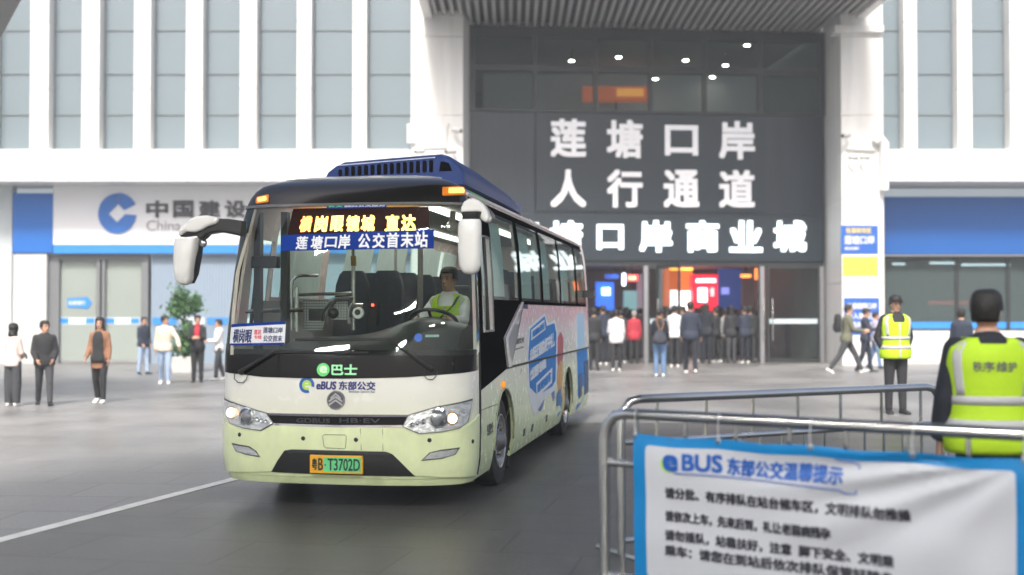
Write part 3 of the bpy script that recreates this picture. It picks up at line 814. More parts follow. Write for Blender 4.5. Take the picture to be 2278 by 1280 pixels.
# ================================================================ station roof over the bus bay, with its lamps, most of them added for light
ROOFZ = 7.2
rf = thing('bay_roof', 'grey steel canopy roof over the bus bay above the camera', 'canopy', (0, -2, ROOFZ))
outline = [(-15, -1), (-6.5, 5.5), (-1.2, 11.4), (3.5, 11.4), (5.5, 6.5), (15, 1), (15, -16), (-15, -16)]
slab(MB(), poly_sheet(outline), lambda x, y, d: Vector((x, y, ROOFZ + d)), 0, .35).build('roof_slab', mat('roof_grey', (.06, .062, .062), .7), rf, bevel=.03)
for x in (-14.2, 14.2):
    for y in (-13, -3): MB().tube([(x, y, 0), (x, y, ROOFZ)], .18, 16).build('column', M_alu, rf)
cs = thing('shelter_roof', 'rounded grey shelter roof corner at the top left of the picture', 'canopy', (-11, 21, ROOFZ))
slab(MB(), poly_sheet(rounded([(-14, 24), (-10.6, 24), (-7.9, 19.2), (-9.8, 17), (-14, 17)], .8)), lambda x, y, d: Vector((x, y, ROOFZ + d)), 0, .3).build('roof_slab', mat('roof_pale', (.24, .245, .25), .6), cs, bevel=.05)
MB().tube([(-13.2, 21, 0), (-13.2, 21, ROOFZ)], .12, 12).build('column', M_alu, cs)
for x, y, ln_ in ((-3.8, -5.6, 3.4), (-5.4, -12.7, 2.2), (-13.2, -10.2, 2.2), (3.5, -11.5, 2.4), (9, -11.5, 2.4), (-2.2, 1.3, 2.4), (2.2, 1.7, 2.4), (6.4, 1.8, 2.4), (-6.4, 1.5, 2.4)):  # first three follow the windscreen reflections; the rest are added to light the bus
    if True:
        x0, x1 = x - ln_ / 2, x + ln_ / 2
        l_ = thing('batten_lamp', 'white fluorescent batten under the bay roof, out of view, most added to light the bus', 'ceiling light', (x, y, ROOFZ - .6), 0, 'battens under the bay roof')
        MB().box(x0, x1, y - .06, y + .06, ROOFZ - .6, ROOFZ - .5).build('housing', M_paper, l_, bevel=.01)
        MB().tube([(x0 + .04, y, ROOFZ - .66), (x1 - .04, y, ROOFZ - .66)], .05, 8).build('tube', mat('batten_white', (1, .98, .94), emit=LAMP, var=0), l_)
        for xx in (x0 + .3, x1 - .3): MB().tube([(xx, y, ROOFZ - .5), (xx, y, ROOFZ)], .012, 6).build('hanger', M_frame, l_)
# ================================================================ the bus
BA = R(10.3)
SEAM = Vector((-.286, 10.2, 0))
HWB, VC, BL = 1.146, .55, 8.9               # half width, end of the front corner, length
_U = Vector((math.cos(BA), -math.sin(BA), 0)); _V = Vector((math.sin(BA), math.cos(BA), 0))
BO = SEAM - _U * HWB - _V * VC
BM = Matrix.Translation(BO) @ Matrix.Rotation(-BA, 4, 'Z')
BMI = BM.inverted()
bus = thing('coach_bus', 'cream and pale green coach with blue roof unit and lit destination board', 'bus', tuple(BO), -BA)
PROF = [  # t, z, half width, nose setback, shear
    (.20, .20, 1.120, .09, 0), (.27, .27, 1.150, .05, 0), (.40, .40, 1.172, .015, 0), (.62, .62, 1.178, 0, 0), (.95, .95, 1.178, .015, 0), (1.15, 1.15, 1.176, .03, 0),
    (1.30, 1.30, 1.172, .045, 0), (1.60, 1.60, 1.158, .085, .006), (2.00, 2.00, 1.132, .150, .018), (2.40, 2.40, 1.090, .225, .03), (2.56, 2.56, 1.062, .262, .036),
    (2.66, 2.66, 1.035, .295, .04), (2.74, 2.735, .995, .335, .043), (2.80, 2.785, .945, .385, .045), (2.86, 2.825, .87, .45, .046), (2.92, 2.86, .76, .55, .047), (3.02, 2.905, .58, .72, .05), (3.2, 2.94, .38, 1.0, .05), (3.5, 2.955, .12, 1.4, .05)]
PROF = [(t, z, w - .032 * min(1, w), v, sh) for t, z, w, v, sh in PROF]
def _ip(t):
    if t <= PROF[0][0]: return PROF[0][1:]
    for a, b in zip(PROF, PROF[1:]):
        if t <= b[0]:
            k = (t - a[0]) / (b[0] - a[0]); return tuple(a[i] + (b[i] - a[i]) * k for i in range(1, 5))
    return PROF[-1][1:]
# front corner plan: superellipse, tabulated by arc length
_NT = 160; _TB = []; _s = 0.; _pu = 0.; _pv = 0.
for i in range(_NT + 1):
    q = i / _NT * math.pi / 2; e = 2 / 2.9
    uu = math.sin(q) ** e; vv = 1 - max(0, math.cos(q)) ** e
    _s += math.hypot((uu - _pu) * HWB, (vv - _pv) * (VC - .03)); _pu, _pv = uu, vv
    _TB.append((_s, uu, vv))
SC_ = _s                                     # arc length from the middle of the front to the end of the corner
def _corner(s):
    lo, hi = 0, _NT
    while hi - lo > 1:
        m = (lo + hi) // 2
        if _TB[m][0] < s: lo = m
        else: hi = m
    a, b = _TB[lo], _TB[hi]; k = (s - a[0]) / (b[0] - a[0])
    return a[1] + (b[1] - a[1]) * k, a[2] + (b[2] - a[2]) * k
def S0(s, t):
    z, w, v0, sh = _ip(t); sg = 1 if s >= 0 else -1; s = abs(s)
    vc = max(VC, v0 + .12)
    if s <= SC_:
        uu, vv = _corner(s); return Vector((sg * uu * w + sh, v0 + vv * (vc - v0), z))
    return Vector((sg * w + sh, vc + (s - SC_) * (BL - vc) / (BL - VC), z))
def S(s, t, d=0.):
    p = S0(s, t)
    if not d: return p
    e = .004
    a = S0(s + e, t) - S0(s - e, t); b = S0(s, t + e) - S0(s, t - e)
    return p + a.cross(b).normalized() * d
SMAX = SC_ + BL - VC
def inv(px, py, side=False, d=0.):
    """photo pixel -> (s, t) on the bus skin"""
    if side:
        q = (CXP + FPX * math.tan(BA) - px)
        s = SC_ + max(.0, 10.2 * (482.) / max(q, 20) - 10.2) / math.cos(BA); t = 1.68 - (py - 695) / 190
    else: s = (px - 775) / 262.; t = 1.68 - (py - 695) / 255.
    for _ in range(40):
        x, y = proj(BM @ S(s, t, d)); ex_, ey_ = px - x, py - y
        if abs(ex_) + abs(ey_) < .02: break
        h = .003
        x1, y1 = proj(BM @ S(s + h, t, d)); x2, y2 = proj(BM @ S(s, t + h, d))
        a, b, c, e = (x1 - x) / h, (x2 - x) / h, (y1 - y) / h, (y2 - y) / h
        dt = a * e - b * c
        if abs(dt) < 1e-6: break
        ds, dtt = (ex_ * e - b * ey_) / dt, (a * ey_ - c * ex_) / dt
        lim = .15 if not side else .6
        s += max(-lim, min(lim, ds)); t += max(-.15, min(.15, dtt)); t = max(.15, min(3.3, t)); s = max(-SMAX, min(SMAX, s))
    return s, t
def P_(pts, side=False): return [inv(x, y, side) for x, y in pts]
def skin(name, poly, m, d0=.0, d1=.006, holes=(), step=(.05, .06), parent=bus, smooth=True, mi=None):
    mb = MB(); slab(mb, poly_sheet(poly, holes, step), S, d0, d1)
    return mb.build(name, m, parent, smooth=smooth, local=True)
def skin_text(name, body, x0, x1, t0, t1, m, d=.007, bold=.02, depth=.003, parent=bus, shear=0., slope=0.):
    mb = MB(); put_text(mb, body, x0, x1, t0, t1, lambda x, y, q: S(x, y + (x - x0) * slope, d + q), bold, depth, 1., shear)
    return mb.build(name, m, parent, local=True)
def box_of(px0, py0, px1, py1, side=False):
    a = inv(px0, py1, side); b = inv(px1, py0, side)
    return min(a[0], b[0]), max(a[0], b[0]), min(a[1], b[1]), max(a[1], b[1])

# --- materials
def paint_mat(name, livery):
    m = bpy.data.materials.new(name); m.use_nodes = True
    n, l = m.node_tree.nodes, m.node_tree.links; b = n['Principled BSDF']
    b.inputs['Roughness'].default_value = .28; b.inputs['Coat Weight'].default_value = .8 if livery == 'front' else .12; b.inputs['Specular IOR Level'].default_value = .5 if livery == 'front' else .2; b.inputs['Coat Roughness'].default_value = .04
    tc = n.new('ShaderNodeTexCoord'); sp = n.new('ShaderNodeSeparateXYZ'); l.new(tc.outputs['Object'], sp.inputs[0])
    t = n.new('ShaderNodeTexNoise'); t.inputs['Scale'].default_value = 1.1; t.inputs['Detail'].default_value = 3
    l.new(tc.outputs['Object'], t.inputs['Vector'])
    cr = n.new('ShaderNodeValToRGB'); e = cr.color_ramp
    mr = n.new('ShaderNodeMapRange'); mr.inputs[1].default_value = 0; mr.inputs[2].default_value = 2
    l.new(sp.outputs[2], mr.inputs[0])
    if livery == 'side':
        ad = n.new('ShaderNodeMath'); ad.operation = 'MULTIPLY_ADD'; ad.inputs[1].default_value = .16
        l.new(t.outputs['Fac'], ad.inputs[0])
        su = n.new('ShaderNodeMath'); su.operation = 'SUBTRACT'; su.inputs[1].default_value = .08
        l.new(mr.outputs[0], ad.inputs[2]); l.new(ad.outputs[0], su.inputs[0])
        src = su.outputs[0]
        cols = [(0, (.70, .80, .44)), (.34, (.74, .83, .52)), (.47, (.80, .86, .64)), (.60, (.86, .85, .76)), (.72, (.88, .80, .76)), (.84, (.90, .56, .60)), (.94, (.88, .72, .68))]
    else:
        src = mr.outputs[0]
        cols = [(0, (.68, .78, .44)), (.30, (.70, .79, .46)), (.37, (.78, .82, .58)), (.42, (.82, .82, .68)), (.52, (.84, .835, .76)), (1, (.84, .835, .78))]
    while len(e.elements) > 1: e.elements.remove(e.elements[0])
    e.elements[0].position = cols[0][0]; e.elements[0].color = (*cols[0][1], 1)
    for p, c in cols[1:]:
        k = e.elements.new(p); k.color = (*c, 1)
    l.new(src, cr.inputs[0])
    # road film: slightly darker, rougher specks
    t2 = n.new('ShaderNodeTexNoise'); t2.inputs['Scale'].default_value = 9; t2.inputs['Detail'].default_value = 7
    l.new(tc.outputs['Object'], t2.inputs['Vector'])
    mx = n.new('ShaderNodeMix'); mx.data_type = 'RGBA'; mx.blend_type = 'MULTIPLY'; mx.inputs[0].default_value = .06
    l.new(cr.outputs[0], mx.inputs[6]); l.new(t2.outputs['Fac'], mx.inputs[7]); l.new(mx.outputs[2], b.inputs['Base Color'])
    # road grime thrown up on the skirt
    gz = n.new('ShaderNodeMapRange'); gz.inputs[1].default_value = .2; gz.inputs[2].default_value = .75; gz.inputs[3].default_value = .62; gz.inputs[4].default_value = 1.; l.new(sp.outputs[2], gz.inputs[0])
    t3 = n.new('ShaderNodeTexNoise'); t3.inputs['Scale'].default_value = 3.5; t3.inputs['Detail'].default_value = 8; l.new(tc.outputs['Object'], t3.inputs['Vector'])
    ga = n.new('ShaderNodeMath'); ga.operation = 'ADD'; l.new(gz.outputs[0], ga.inputs[0]); l.new(t3.outputs['Fac'], ga.inputs[1])
    gc = n.new('ShaderNodeMapRange'); gc.inputs[1].default_value = .85; gc.inputs[2].default_value = 1.12; gc.inputs[3].default_value = .68; gc.inputs[4].default_value = 1.; l.new(ga.outputs[0], gc.inputs[0])
    mg = n.new('ShaderNodeMix'); mg.data_type = 'RGBA'; mg.blend_type = 'MULTIPLY'; mg.inputs[0].default_value = 1; l.new(mx.outputs[2], mg.inputs[6]); l.new(gc.outputs[0], mg.inputs[7]); l.new(mg.outputs[2], b.inputs['Base Color'])
    m2 = n.new('ShaderNodeMapRange'); m2.inputs[3].default_value = .25; m2.inputs[4].default_value = .29
    l.new(t2.outputs['Fac'], m2.inputs[0]); l.new(m2.outputs[0], b.inputs['Roughness'])
    return m
M_pf = paint_mat('paint_front', 'front'); M_ps = paint_mat('paint_side', 'side')
M_green = streaks(mat('paint_green', (.80, .88, .52), .28, coat=.8, var=.03, vscale=2), .1, (3, 3, 2))
M_gloss = mat('gloss_black', (.005, .005, .006), .08, spec=.3, var=0)
M_bandb = mat('band_black', (.004, .004, .005), .5, spec=.0, var=0)
M_visor = mat('visor_black', (.006, .0055, .0055), .2, coat=.25, var=.1, vscale=3)
M_rub = mat('rubber', (.012, .012, .012), .6)
M_wsg = glass('windscreen_glass', (.86, .9, .88), 1.36, .005)
M_bwg = glass('bus_window_glass', (.88, .95, .93), 1.24, .006)
M_chrome = mat('chrome', (.75, .75, .76), .08, metal=1, var=0)
M_refl = mat('reflector', (.93, .94, .95), .24, metal=.75, var=.08, vscale=30, bump=.45, bscale=26)
M_lens = glass('lamp_lens', (.97, .98, .98), 1.25, .01)
M_amber = mat('amber_lamp', (1., .42, .04), emit=3.2, var=0)
M_amber_d = mat('amber_plastic', (.75, .22, .02), .2)
M_int = mat('interior_dark', (.030, .032, .033), .6)
M_int2 = mat('interior_grey', (.23, .22, .20), .6)
M_dash = mat('dashboard', (.035, .04, .038), .38, bump=.1, bscale=150)
M_bblue = mat('board_blue', (.004, .034, .24), .7, var=.02, spec=.1)
M_roofblue = mat('roof_unit_blue', (.002, .028, .155), .4, coat=.0, spec=.25, var=.08, vscale=2)
M_mirror_w = mat('mirror_white', (.80, .79, .76), .25, coat=.6, var=.03)

# --- outlines traced on the skin
fr_ws = P_([(551, 478), (575, 465), (640, 452), (745, 444), (900, 444), (1014, 449), (1046, 462), (1052, 560), (1052, 700), (1050, 776), (1040, 795), (900, 800), (700, 804), (560, 802), (516, 797), (519, 740), (530, 620)])
ws_in = fr_ws
ZB, ZT = 1.80, 2.63                          # side window band
zspan = (1.78, 2.70)
win_px = [(1094, 1149), (1156, 1199), (1204, 1240), (1244, 1276), (1280, 1297)]
win = []
for a, b in win_px:
    s0 = inv(a, 600, True)[0]; s1 = inv(b, 600, True)[0]; win.append((s0, s1))
drv = (inv(1071, 640, True)[0], inv(1093, 640, True)[0])
def rect(s0, s1, t0, t1): return [(s0, t0), (s1, t0), (s1, t1), (s0, t1)]
wf_v, wr_v, WR = 1.75, 6.42, .43
fw_s = SC_ + (wf_v - VC); rw_s = SC_ + (wr_v - VC)
def arch(s, r=.52):
    return [(s + r * math.cos(q), .40 + r * 1.04 * math.sin(q)) for q in [math.pi * k / 10 for k in range(11)]] + [(s - r, .15), (s + r, .15)]
holes = []
wsL, wsR = min(p[0] for p in fr_ws), max(p[0] for p in fr_ws)
hole_ws = rect(wsL + .10, wsR - .10, 1.36, 2.60)
side_w = []
for sg in (1, -1):
    for s0, s1 in win: side_w.append((sg, s0, s1, ZB, ZT))
holes += [hole_ws]
for sg, s0, s1, t0, t1 in side_w:
    holes.append(rect(*sorted((sg * s0, sg * s1)), t0 + .03, t1 - .03))
drv_box = (drv[0], drv[1] + .02, 1.52, 2.36)
for sg in (1, -1):
    holes.append(rect(*sorted((sg * drv_box[0], sg * drv_box[1])), drv_box[2], drv_box[3]))
for sg in (1, -1):
    for s_ in (fw_s, rw_s):
        holes.append([(sg * x, y) for x, y in arch(s_)])
body_mb = MB(); slab(body_mb, poly_sheet([(-SMAX, .22), (SMAX, .22), (SMAX, 3.5), (-SMAX, 3.5)], holes, (.12, .08)), S, -.03, 0)
body = body_mb.build('body', M_ps, bus, smooth=True, local=True)
# roof crown, rear panel, floor and lining
MB().loft([[(-.2 + .05, v, 2.951), (.25, v, 2.951), (.25, v, 2.915), (-.15, v, 2.915)] for v in (1.35, BL)]).build('roof_strip', M_mirror_w, bus, local=True)
rp = MB(); rp.loft([[S0(-SMAX, t) + Vector((0, dv, 0)) for t in [x[0] for x in PROF]] + [S0(SMAX, t) + Vector((0, dv, 0)) for t in reversed([x[0] for x in PROF])] for dv in (.002, .05)])
rp.build('rear_panel', M_ps, bus, local=True)
MB().box(-1.08, 1.08, .5, 1.2, .60, .66).box(-.62, .62, 1.2, 2.3, .60, .66).box(-1.08, 1.08, 2.3, BL - .1, .62, .68).build('floor', M_int, bus, local=True)
MB().box(-.98, 1.0, .62, BL - .1, 2.72, 2.74).build('ceiling_lining', M_int2, bus, local=True)
sf_ = [S0(SC_ + 1e-3, t) for t in (.2, .3)]
und = MB()
for v0, v1, w_ in ((.46, 1.15, .95), (1.15, 2.35, .62), (2.35, 5.8, 1.08), (5.8, 7.05, .62), (7.05, BL - .05, 1.08)):
    und.box(-w_, w_, v0 + .002, v1 - .002, .26, .58)
und.build('chassis', M_rub, bus, local=True)

# --- front panels
skin('front_panel', [(-SC_ + .06, .285), (SC_ - .04, .285), (SC_ - .04, 1.30), (-SC_ + .06, 1.30)], M_pf, .0005, .004)
nb = P_([(506, 820), (540, 832), (585, 839), (680, 842), (761, 843), (902, 840), (1007, 832), (1063, 822), (1064, 780), (1062, 700), (900, 750), (700, 760), (505, 770)])
band = P_([(503, 828), (540, 833), (585, 839), (680, 842), (761, 843), (902, 840), (1007, 832), (1062, 823)]) + [(SC_ - .05, 1.40), (-SC_ + .05, 1.40)]
hb = [p for p in rect(wsL + .10, wsR - .10, 1.36, 2.60)]
skin('black_mask', band, M_gloss, .0045, .010, holes=[hb])
# A pillars and mask round the windscreen
mask = [(-SC_ + .10, 1.39), (SC_ + .02, 1.39), (SC_ + .02, 2.64), (-SC_ + .10, 2.64)]
skin('windscreen_surround', mask, M_gloss, .0008, .0075, holes=[hole_ws])
skin('pillar_trim', P_([(537, 600), (548, 560), (558, 520), (553, 520), (541, 560), (528, 610), (519, 700), (516, 790), (522, 790), (526, 700)]), mat('trim_cream', (.55, .52, .42), .35), .011, .016)
skin('visor', [(-SC_ - .05, 2.60), (SC_ + .02, 2.60), (SC_ + .02, 3.02), (-SC_ - .05, 3.02)], M_visor, .0008, .009)
skin('visor_lip', [(-SC_ + .12, 2.598), (SC_ - .1, 2.598), (SC_ - .1, 2.622), (-SC_ + .12, 2.622)], mat('lip_grey', (.11, .11, .11), .3), .0093, .022)
skin('roof_edge', [(-SC_ - .1, 2.925), (SC_, 2.925), (SC_, 2.962), (-SC_ - .1, 2.962)], mat('edge_silver', (.62, .62, .62), .25, metal=.6), .0093, .016)
wsx = rounded([(wsL + .012, 1.315), (wsR - .03, 1.315), (wsR - .03, 2.615), (wsL + .012, 2.615)], .12)
skin('windscreen', wsx, M_wsg, .0105, .013, step=(.06, .1))
# bumper in pale green
bump_poly = P_([(509, 945), (543, 957), (582, 962), (602, 953), (614, 946), (700, 948), (893, 952), (911, 960), (933, 969), (979, 965), (1025, 956), (1046, 940)]) + [(SC_ - .045, .80), (SC_ - .045, .27)] + P_([(922, 1057), (874, 1010), (860, 1005), (650, 999), (634, 1002), (606, 1047)]) + [(-SC_ + .1, .27), (-SC_ + .07, .7)]
# make sure of order / simple polygon
skin('bumper', bump_poly, M_green, .0045, .016)
skin('bumper_grille', P_([(604, 1049), (634, 1001), (652, 998), (860, 1004), (875, 1009), (924, 1059), (760, 1056)]), mat('bumper_black', (.013, .014, .015), .45), .0042, .012)
skin('grille_lip', P_([(640, 1001), (652, 999), (858, 1004), (868, 1007), (866, 1012), (850, 1011), (660, 1006), (644, 1008)]), mat('lip_dark', (.04, .042, .045), .3), .0125, .024)
# grille strip between the lamps
skin('grille_strip', P_([(598, 921), (750, 924), (906, 925), (896, 948), (750, 948), (611, 943)]), M_gloss, .0045, .010)
skin('chrome_strip', P_([(598, 919), (750, 922), (907, 923), (906, 927.5), (750, 927), (600, 924)]), mat('strip_silver', (.16, .16, .18), .25, metal=.5), .0105, .017)
skin('chrome_strip', P_([(609, 941.5), (750, 946), (896, 946), (895, 950), (750, 951), (611, 946)]), M_chrome, .0105, .018)
for tx, a, b in (('GDBUS', 661, 735), ('HB·EV', 756, 846)):
    x0, x1, t0, t1 = box_of(a, 931, b, 941)
    skin_text('maker_letters', tx, x0, x1, t0 + .002, t1 - .002, mat('letter_grey', (.06, .06, .065), .35, metal=.6), .0105, .02, .004)

def lamp_unit(name, outline, proj_c, r_p, bulb, orange=True):
    pl = P_(outline)
    h = skin(name, pl, mat('lamp_black', (.015, .015, .016), .3), .0046, .014)
    cx_ = sum(p[0] for p in pl) / len(pl); cy_ = sum(p[1] for p in pl) / len(pl)
    inn = [(cx_ + (x - cx_) * .965, cy_ + (y - cy_) * .93) for x, y in pl]
    skin('reflector', inn, M_refl, .0143, .017, parent=h)
    c = inv(*proj_c); cp = S(*c, .0172); nr = (S(*c, .03) - S(*c, 0)).normalized()
    MB().lathe([(r_p, 0), (r_p * 1.02, .016), (r_p * .86, .02), (r_p * .80, .01)], cp, nr, 28).build('projector_ring', M_chrome, h, smooth=True, local=True)
    mb = MB(); mb.lathe([(r_p * .79, .008), (r_p * .72, .013), (r_p * .5, .022), (r_p * .25, .027), (.001, .028)], cp, nr, 24)
    mb.build('projector_lens', mat('projector_glass', (.30, .31, .33), .08, metal=.6, coat=1, var=0), h, smooth=True, local=True)
    c2 = inv(*bulb); bp_ = S(*c2, .0175)
    nr2 = (S(*c2, .03) - S(*c2, 0)).normalized()
    MB().lathe([(.050, 0), (.055, .006), (.044, .007), (.02, .004)], bp_, nr2, 20).build('bulb_bowl', mat('bowl_warm', (.9, .62, .38), .15, metal=1, var=0), h, smooth=True, local=True)
    MB().sphere(bp_ + nr2 * .004, .042).build('bulb', mat('bulb_warm', (1, .60, .30), emit=5, var=0), h, smooth=True, local=True)
    for k in range(3):                       # small side facets
        q = inv(proj_c[0] + (outline[3][0] - proj_c[0]) * (.42 + .16 * k), proj_c[1] + (outline[3][1] - proj_c[1]) * (.4 + .17 * k))
        MB().lathe([(.022, 0), (.024, .012), (.018, .013), (.001, .004)], S(*q, .0172), nr, 14).build('facet', M_chrome, h, smooth=True, local=True)
    skin('lens_cover', [(cx_ + (x - cx_) * .965, cy_ + (y - cy_) * .93) for x, y in pl], M_lens, .042, .045, parent=h)
    return h
lamp_unit('headlight', [(502, 886), (533, 899), (596, 919), (611, 942), (600, 949), (582, 959), (543, 953), (514, 942), (505, 920)], (552, 926), .078, (519, 918))
lamp_unit('headlight', [(1049, 887), (972, 904), (907, 923), (895, 949), (911, 957), (933, 966), (979, 962), (1021, 953), (1040, 937)], (974, 930), .082, (1004, 931))
# warm piping under the lamps
def fog(pts):
    pl = P_(pts); cx_ = sum(p[0] for p in pl) / len(pl); cy_ = sum(p[1] for p in pl) / len(pl)
    h = skin('fog_light', pl, mat('lamp_black', (.015, .015, .016)), .0164, .020)
    skin('reflector', [(cx_ + (x - cx_) * .9, cy_ + (y - cy_) * .78) for x, y in pl], M_refl, .0203, .023, parent=h)
    skin('lens_cover', [(cx_ + (x - cx_) * .92, cy_ + (y - cy_) * .82) for x, y in pl], M_lens, .029, .031, parent=h)
fog([(519, 985), (557, 992), (573, 1003), (582, 1017), (550, 1011), (529, 1004)])
fog([(1021, 995), (980, 1000), (955, 1006), (936, 1025), (983, 1020), (1011, 1011)])
for px, py in ((536, 967), (676, 975), (793, 978), (955, 979), (1048, 982)):
    c = inv(px, py); nr = (S(*c, .03) - S(*c, 0)).normalized()
    MB().lathe([(.001, .004), (.017, .004), (.019, 0), (.001, 0)], S(*c, .0163), nr, 16).build('parking_sensor', M_black, bus, local=True)
def seam(pts, w_=.0035, side=False, d=.0165, m=M_rub, name='panel_seam'):
    q = [S(*p, d) for p in P_(pts, side)]
    return MB().tube(q, w_, 6).build(name, m, bus, local=True)
M_seam = mat('seam', (.18, .2, .12), .6)
seam([(724, 967), (769, 968), (772, 972), (770, 996), (766, 998), (727, 996), (722, 992), (719, 970), (724, 967)], .003, m=M_seam, name='tow_hatch')
seam([(803, 953), (805, 1001)], .003, m=M_seam); seam([(852, 954), (853, 1002)], .003, m=M_seam)
# number plate
x0, x1, t0, t1 = box_of(694, 1014, 810, 1051)
pc = S((x0 + x1) / 2, (t0 + t1) / 2, .0); pv = pc.y - .035
ux0, ux1 = S(x0, t0).x, S(x1, t0).x
pln = MB().box(ux0, ux1, pv, pv + .03, t0, t1).build('number_plate', mat('plate_yellow', (.85, .42, .02), .35), bus, local=True, bevel=.006)
pf = lambda x, y, d: Vector((x, pv - d, y))
wp = ux1 - ux0; hp = t1 - t0
slab(MB(), poly_sheet(rounded([(ux0 + wp * .27, t0 + hp * .10), (ux1 - wp * .03, t0 + hp * .10), (ux1 - wp * .03, t1 - hp * .10), (ux0 + wp * .27, t1 - hp * .10)], .01)), pf, .0005, .003).build('plate_green_field', mat('plate_green', (.14, .62, .26), .4), pln, local=True)
tx = MB()
put_text(tx, '粤', ux0 + wp * .045, ux0 + wp * .145, t0 + hp * .2, t1 - hp * .18, pf, .01, .006)
put_text(tx, 'B', ux0 + wp * .165, ux0 + wp * .255, t0 + hp * .18, t1 - hp * .16, pf, .01, .006)
put_text(tx, '·', ux0 + wp * .29, ux0 + wp * .31, t0 + hp * .42, t1 - hp * .48, pf, .01, .007)
put_text(tx, 'T3702D', ux0 + wp * .345, ux0 + wp * .955, t0 + hp * .18, t1 - hp * .16, pf, .01, .006)
tx.build('plate_characters', mat('plate_ink', (.01, .03, .02), .5), pln, local=True)
# maker badge: ring with stacked chevrons
c = inv(748, 891); cp = S(*c, .0045); nr = (S(*c, .03) - S(*c, 0)).normalized()
bd = MB().lathe([(.068, 0), (.078, .0), (.082, .006), (.078, .012), (.071, .012), (.068, .004)], cp, nr, 36).build('badge', M_chrome, bus, smooth=True, local=True)
MB().lathe([(.001, .001), (.069, .001), (.069, .004), (.001, .004)], cp, nr, 32).build('badge_field', mat('badge_dark', (.10, .10, .11), .4, metal=.5), bd, local=True)
for k, (w_, y0) in enumerate(((.045, .020), (.06, -.006), (.056, -.034))):
    pts = [(-w_, y0 - .012), (0, y0 + .026), (w_, y0 - .012), (w_, y0 + .006), (0, y0 + .044), (-w_, y0 + .006)]
    mb = MB(); fn = lambda x, y, d: Vector((cp.x + x, cp.y, cp.z + y)) + nr * d
    for q in (pts[0:2] + pts[4:6], pts[1:5]): slab(mb, poly_sheet(q), fn, .0045, .013)
    mb.build('chevron', M_chrome, bd, local=True)
# front lettering
M_navy = mat('letter_navy', (.012, .02, .16), .4); M_lg = mat('logo_green', (.12, .62, .16), .35, emit=.12); M_lb = mat('logo_blue', (.01, .10, .42), .4); M_ly = mat('logo_lime', (.45, .70, .08), .4)
def arc_band(cx_, cy_, r0, r1, a0, a1, n=26): return [(cx_ + r1 * math.cos(a0 + (a1 - a0) * k / n), cy_ + r1 * math.sin(a0 + (a1 - a0) * k / n)) for k in range(n + 1)] + [(cx_ + r0 * math.cos(a1 + (a0 - a1) * k / n), cy_ + r0 * math.sin(a1 + (a0 - a1) * k / n)) for k in range(n + 1)]
def e_logo(cx_, cy_, r, mo, mi_, d, fn=S, parent=bus, name='round_logo'):
    def ring_(r0, r1, a0, a1, m, dd, nm, par):
        mb = MB(); n = 28
        vs = []; fs = []
        for k in range(n + 1):
            a = a0 + (a1 - a0) * k / n
            for rr in (r0, r1):
                for q in (dd, dd + .003): vs.append(fn(cx_ + rr * math.cos(a), cy_ + rr * math.sin(a), q))
        for k in range(n):
            i = k * 4; j = i + 4
            fs += [(i + 1, i + 3, j + 3, j + 1), (i, j, j + 2, i + 2), (i, i + 1, j + 1, j), (i + 2, j + 2, j + 3, i + 3)]
        fs += [(0, 2, 3, 1), (n * 4, n * 4 + 1, n * 4 + 3, n * 4 + 2)]
        mb.add(vs, fs); return mb.build(nm, m, par, local=True) if fn is S else mb.build(nm, m, par)
    o = ring_(r * .62, r, R(-15), R(292), mo, d, name, parent)
    ring_(r * .30, r * .60, R(-5), R(310), mi_, d, 'logo_inner', o)
    mb = MB(); slab(mb, poly_sheet([(cx_ - r * .32, cy_ - r * .09), (cx_ + r * .6, cy_ - r * .02), (cx_ + r * .6, cy_ + r * .14), (cx_ - r * .32, cy_ + r * .1)]), fn, d + .0031, d + .0045)
    mb.build('logo_bar', mi_, o, local=fn is S)
    return o
c = inv(683, 857); e_logo(c[0], c[1], .068, M_lb, M_ly, .0045)
x0, x1, t0, t1 = box_of(704, 849, 749, 867); skin_text('lettering', 'eBUS', x0, x1, t0, t1, M_navy, .0045, .03, shear=.1)
x0, x1, t0, t1 = box_of(754, 849, 836, 868); skin_text('lettering', '东部公交', x0, x1, t0, t1, M_navy, .0045, .03)
x0, x1, t0, t1 = box_of(776, 869, 834, 874); skin_text('lettering', 'Shenzhen Eastern Bus', x0, x1, t0, t1, M_navy, .0045, .0)
c = inv(720, 823)
mb = MB(); slab(mb, poly_sheet([(c[0] + .056 * math.cos(q), c[1] + .056 * math.sin(q)) for q in [2 * math.pi * k / 26 for k in range(26)]]), S, .0105, .013)
gl_ = mb.build('round_logo', M_lg, bus, local=True)
mb = MB(); put_text(mb, 'e', c[0] - .03, c[0] + .034, c[1] - .028, c[1] + .032, lambda x, y, d: S(x, y, .0133 + d), .03, .003); mb.build('logo_letter', mat('logo_pale', (.66, .85, .6), .4, emit=.1), gl_, local=True)
x0, x1, t0, t1 = box_of(738, 811, 796, 835); skin_text('lettering', '巴士', x0, x1, t0, t1, mat('logo_mint', (.35, .80, .42), .4, emit=.1), .0105, .035)

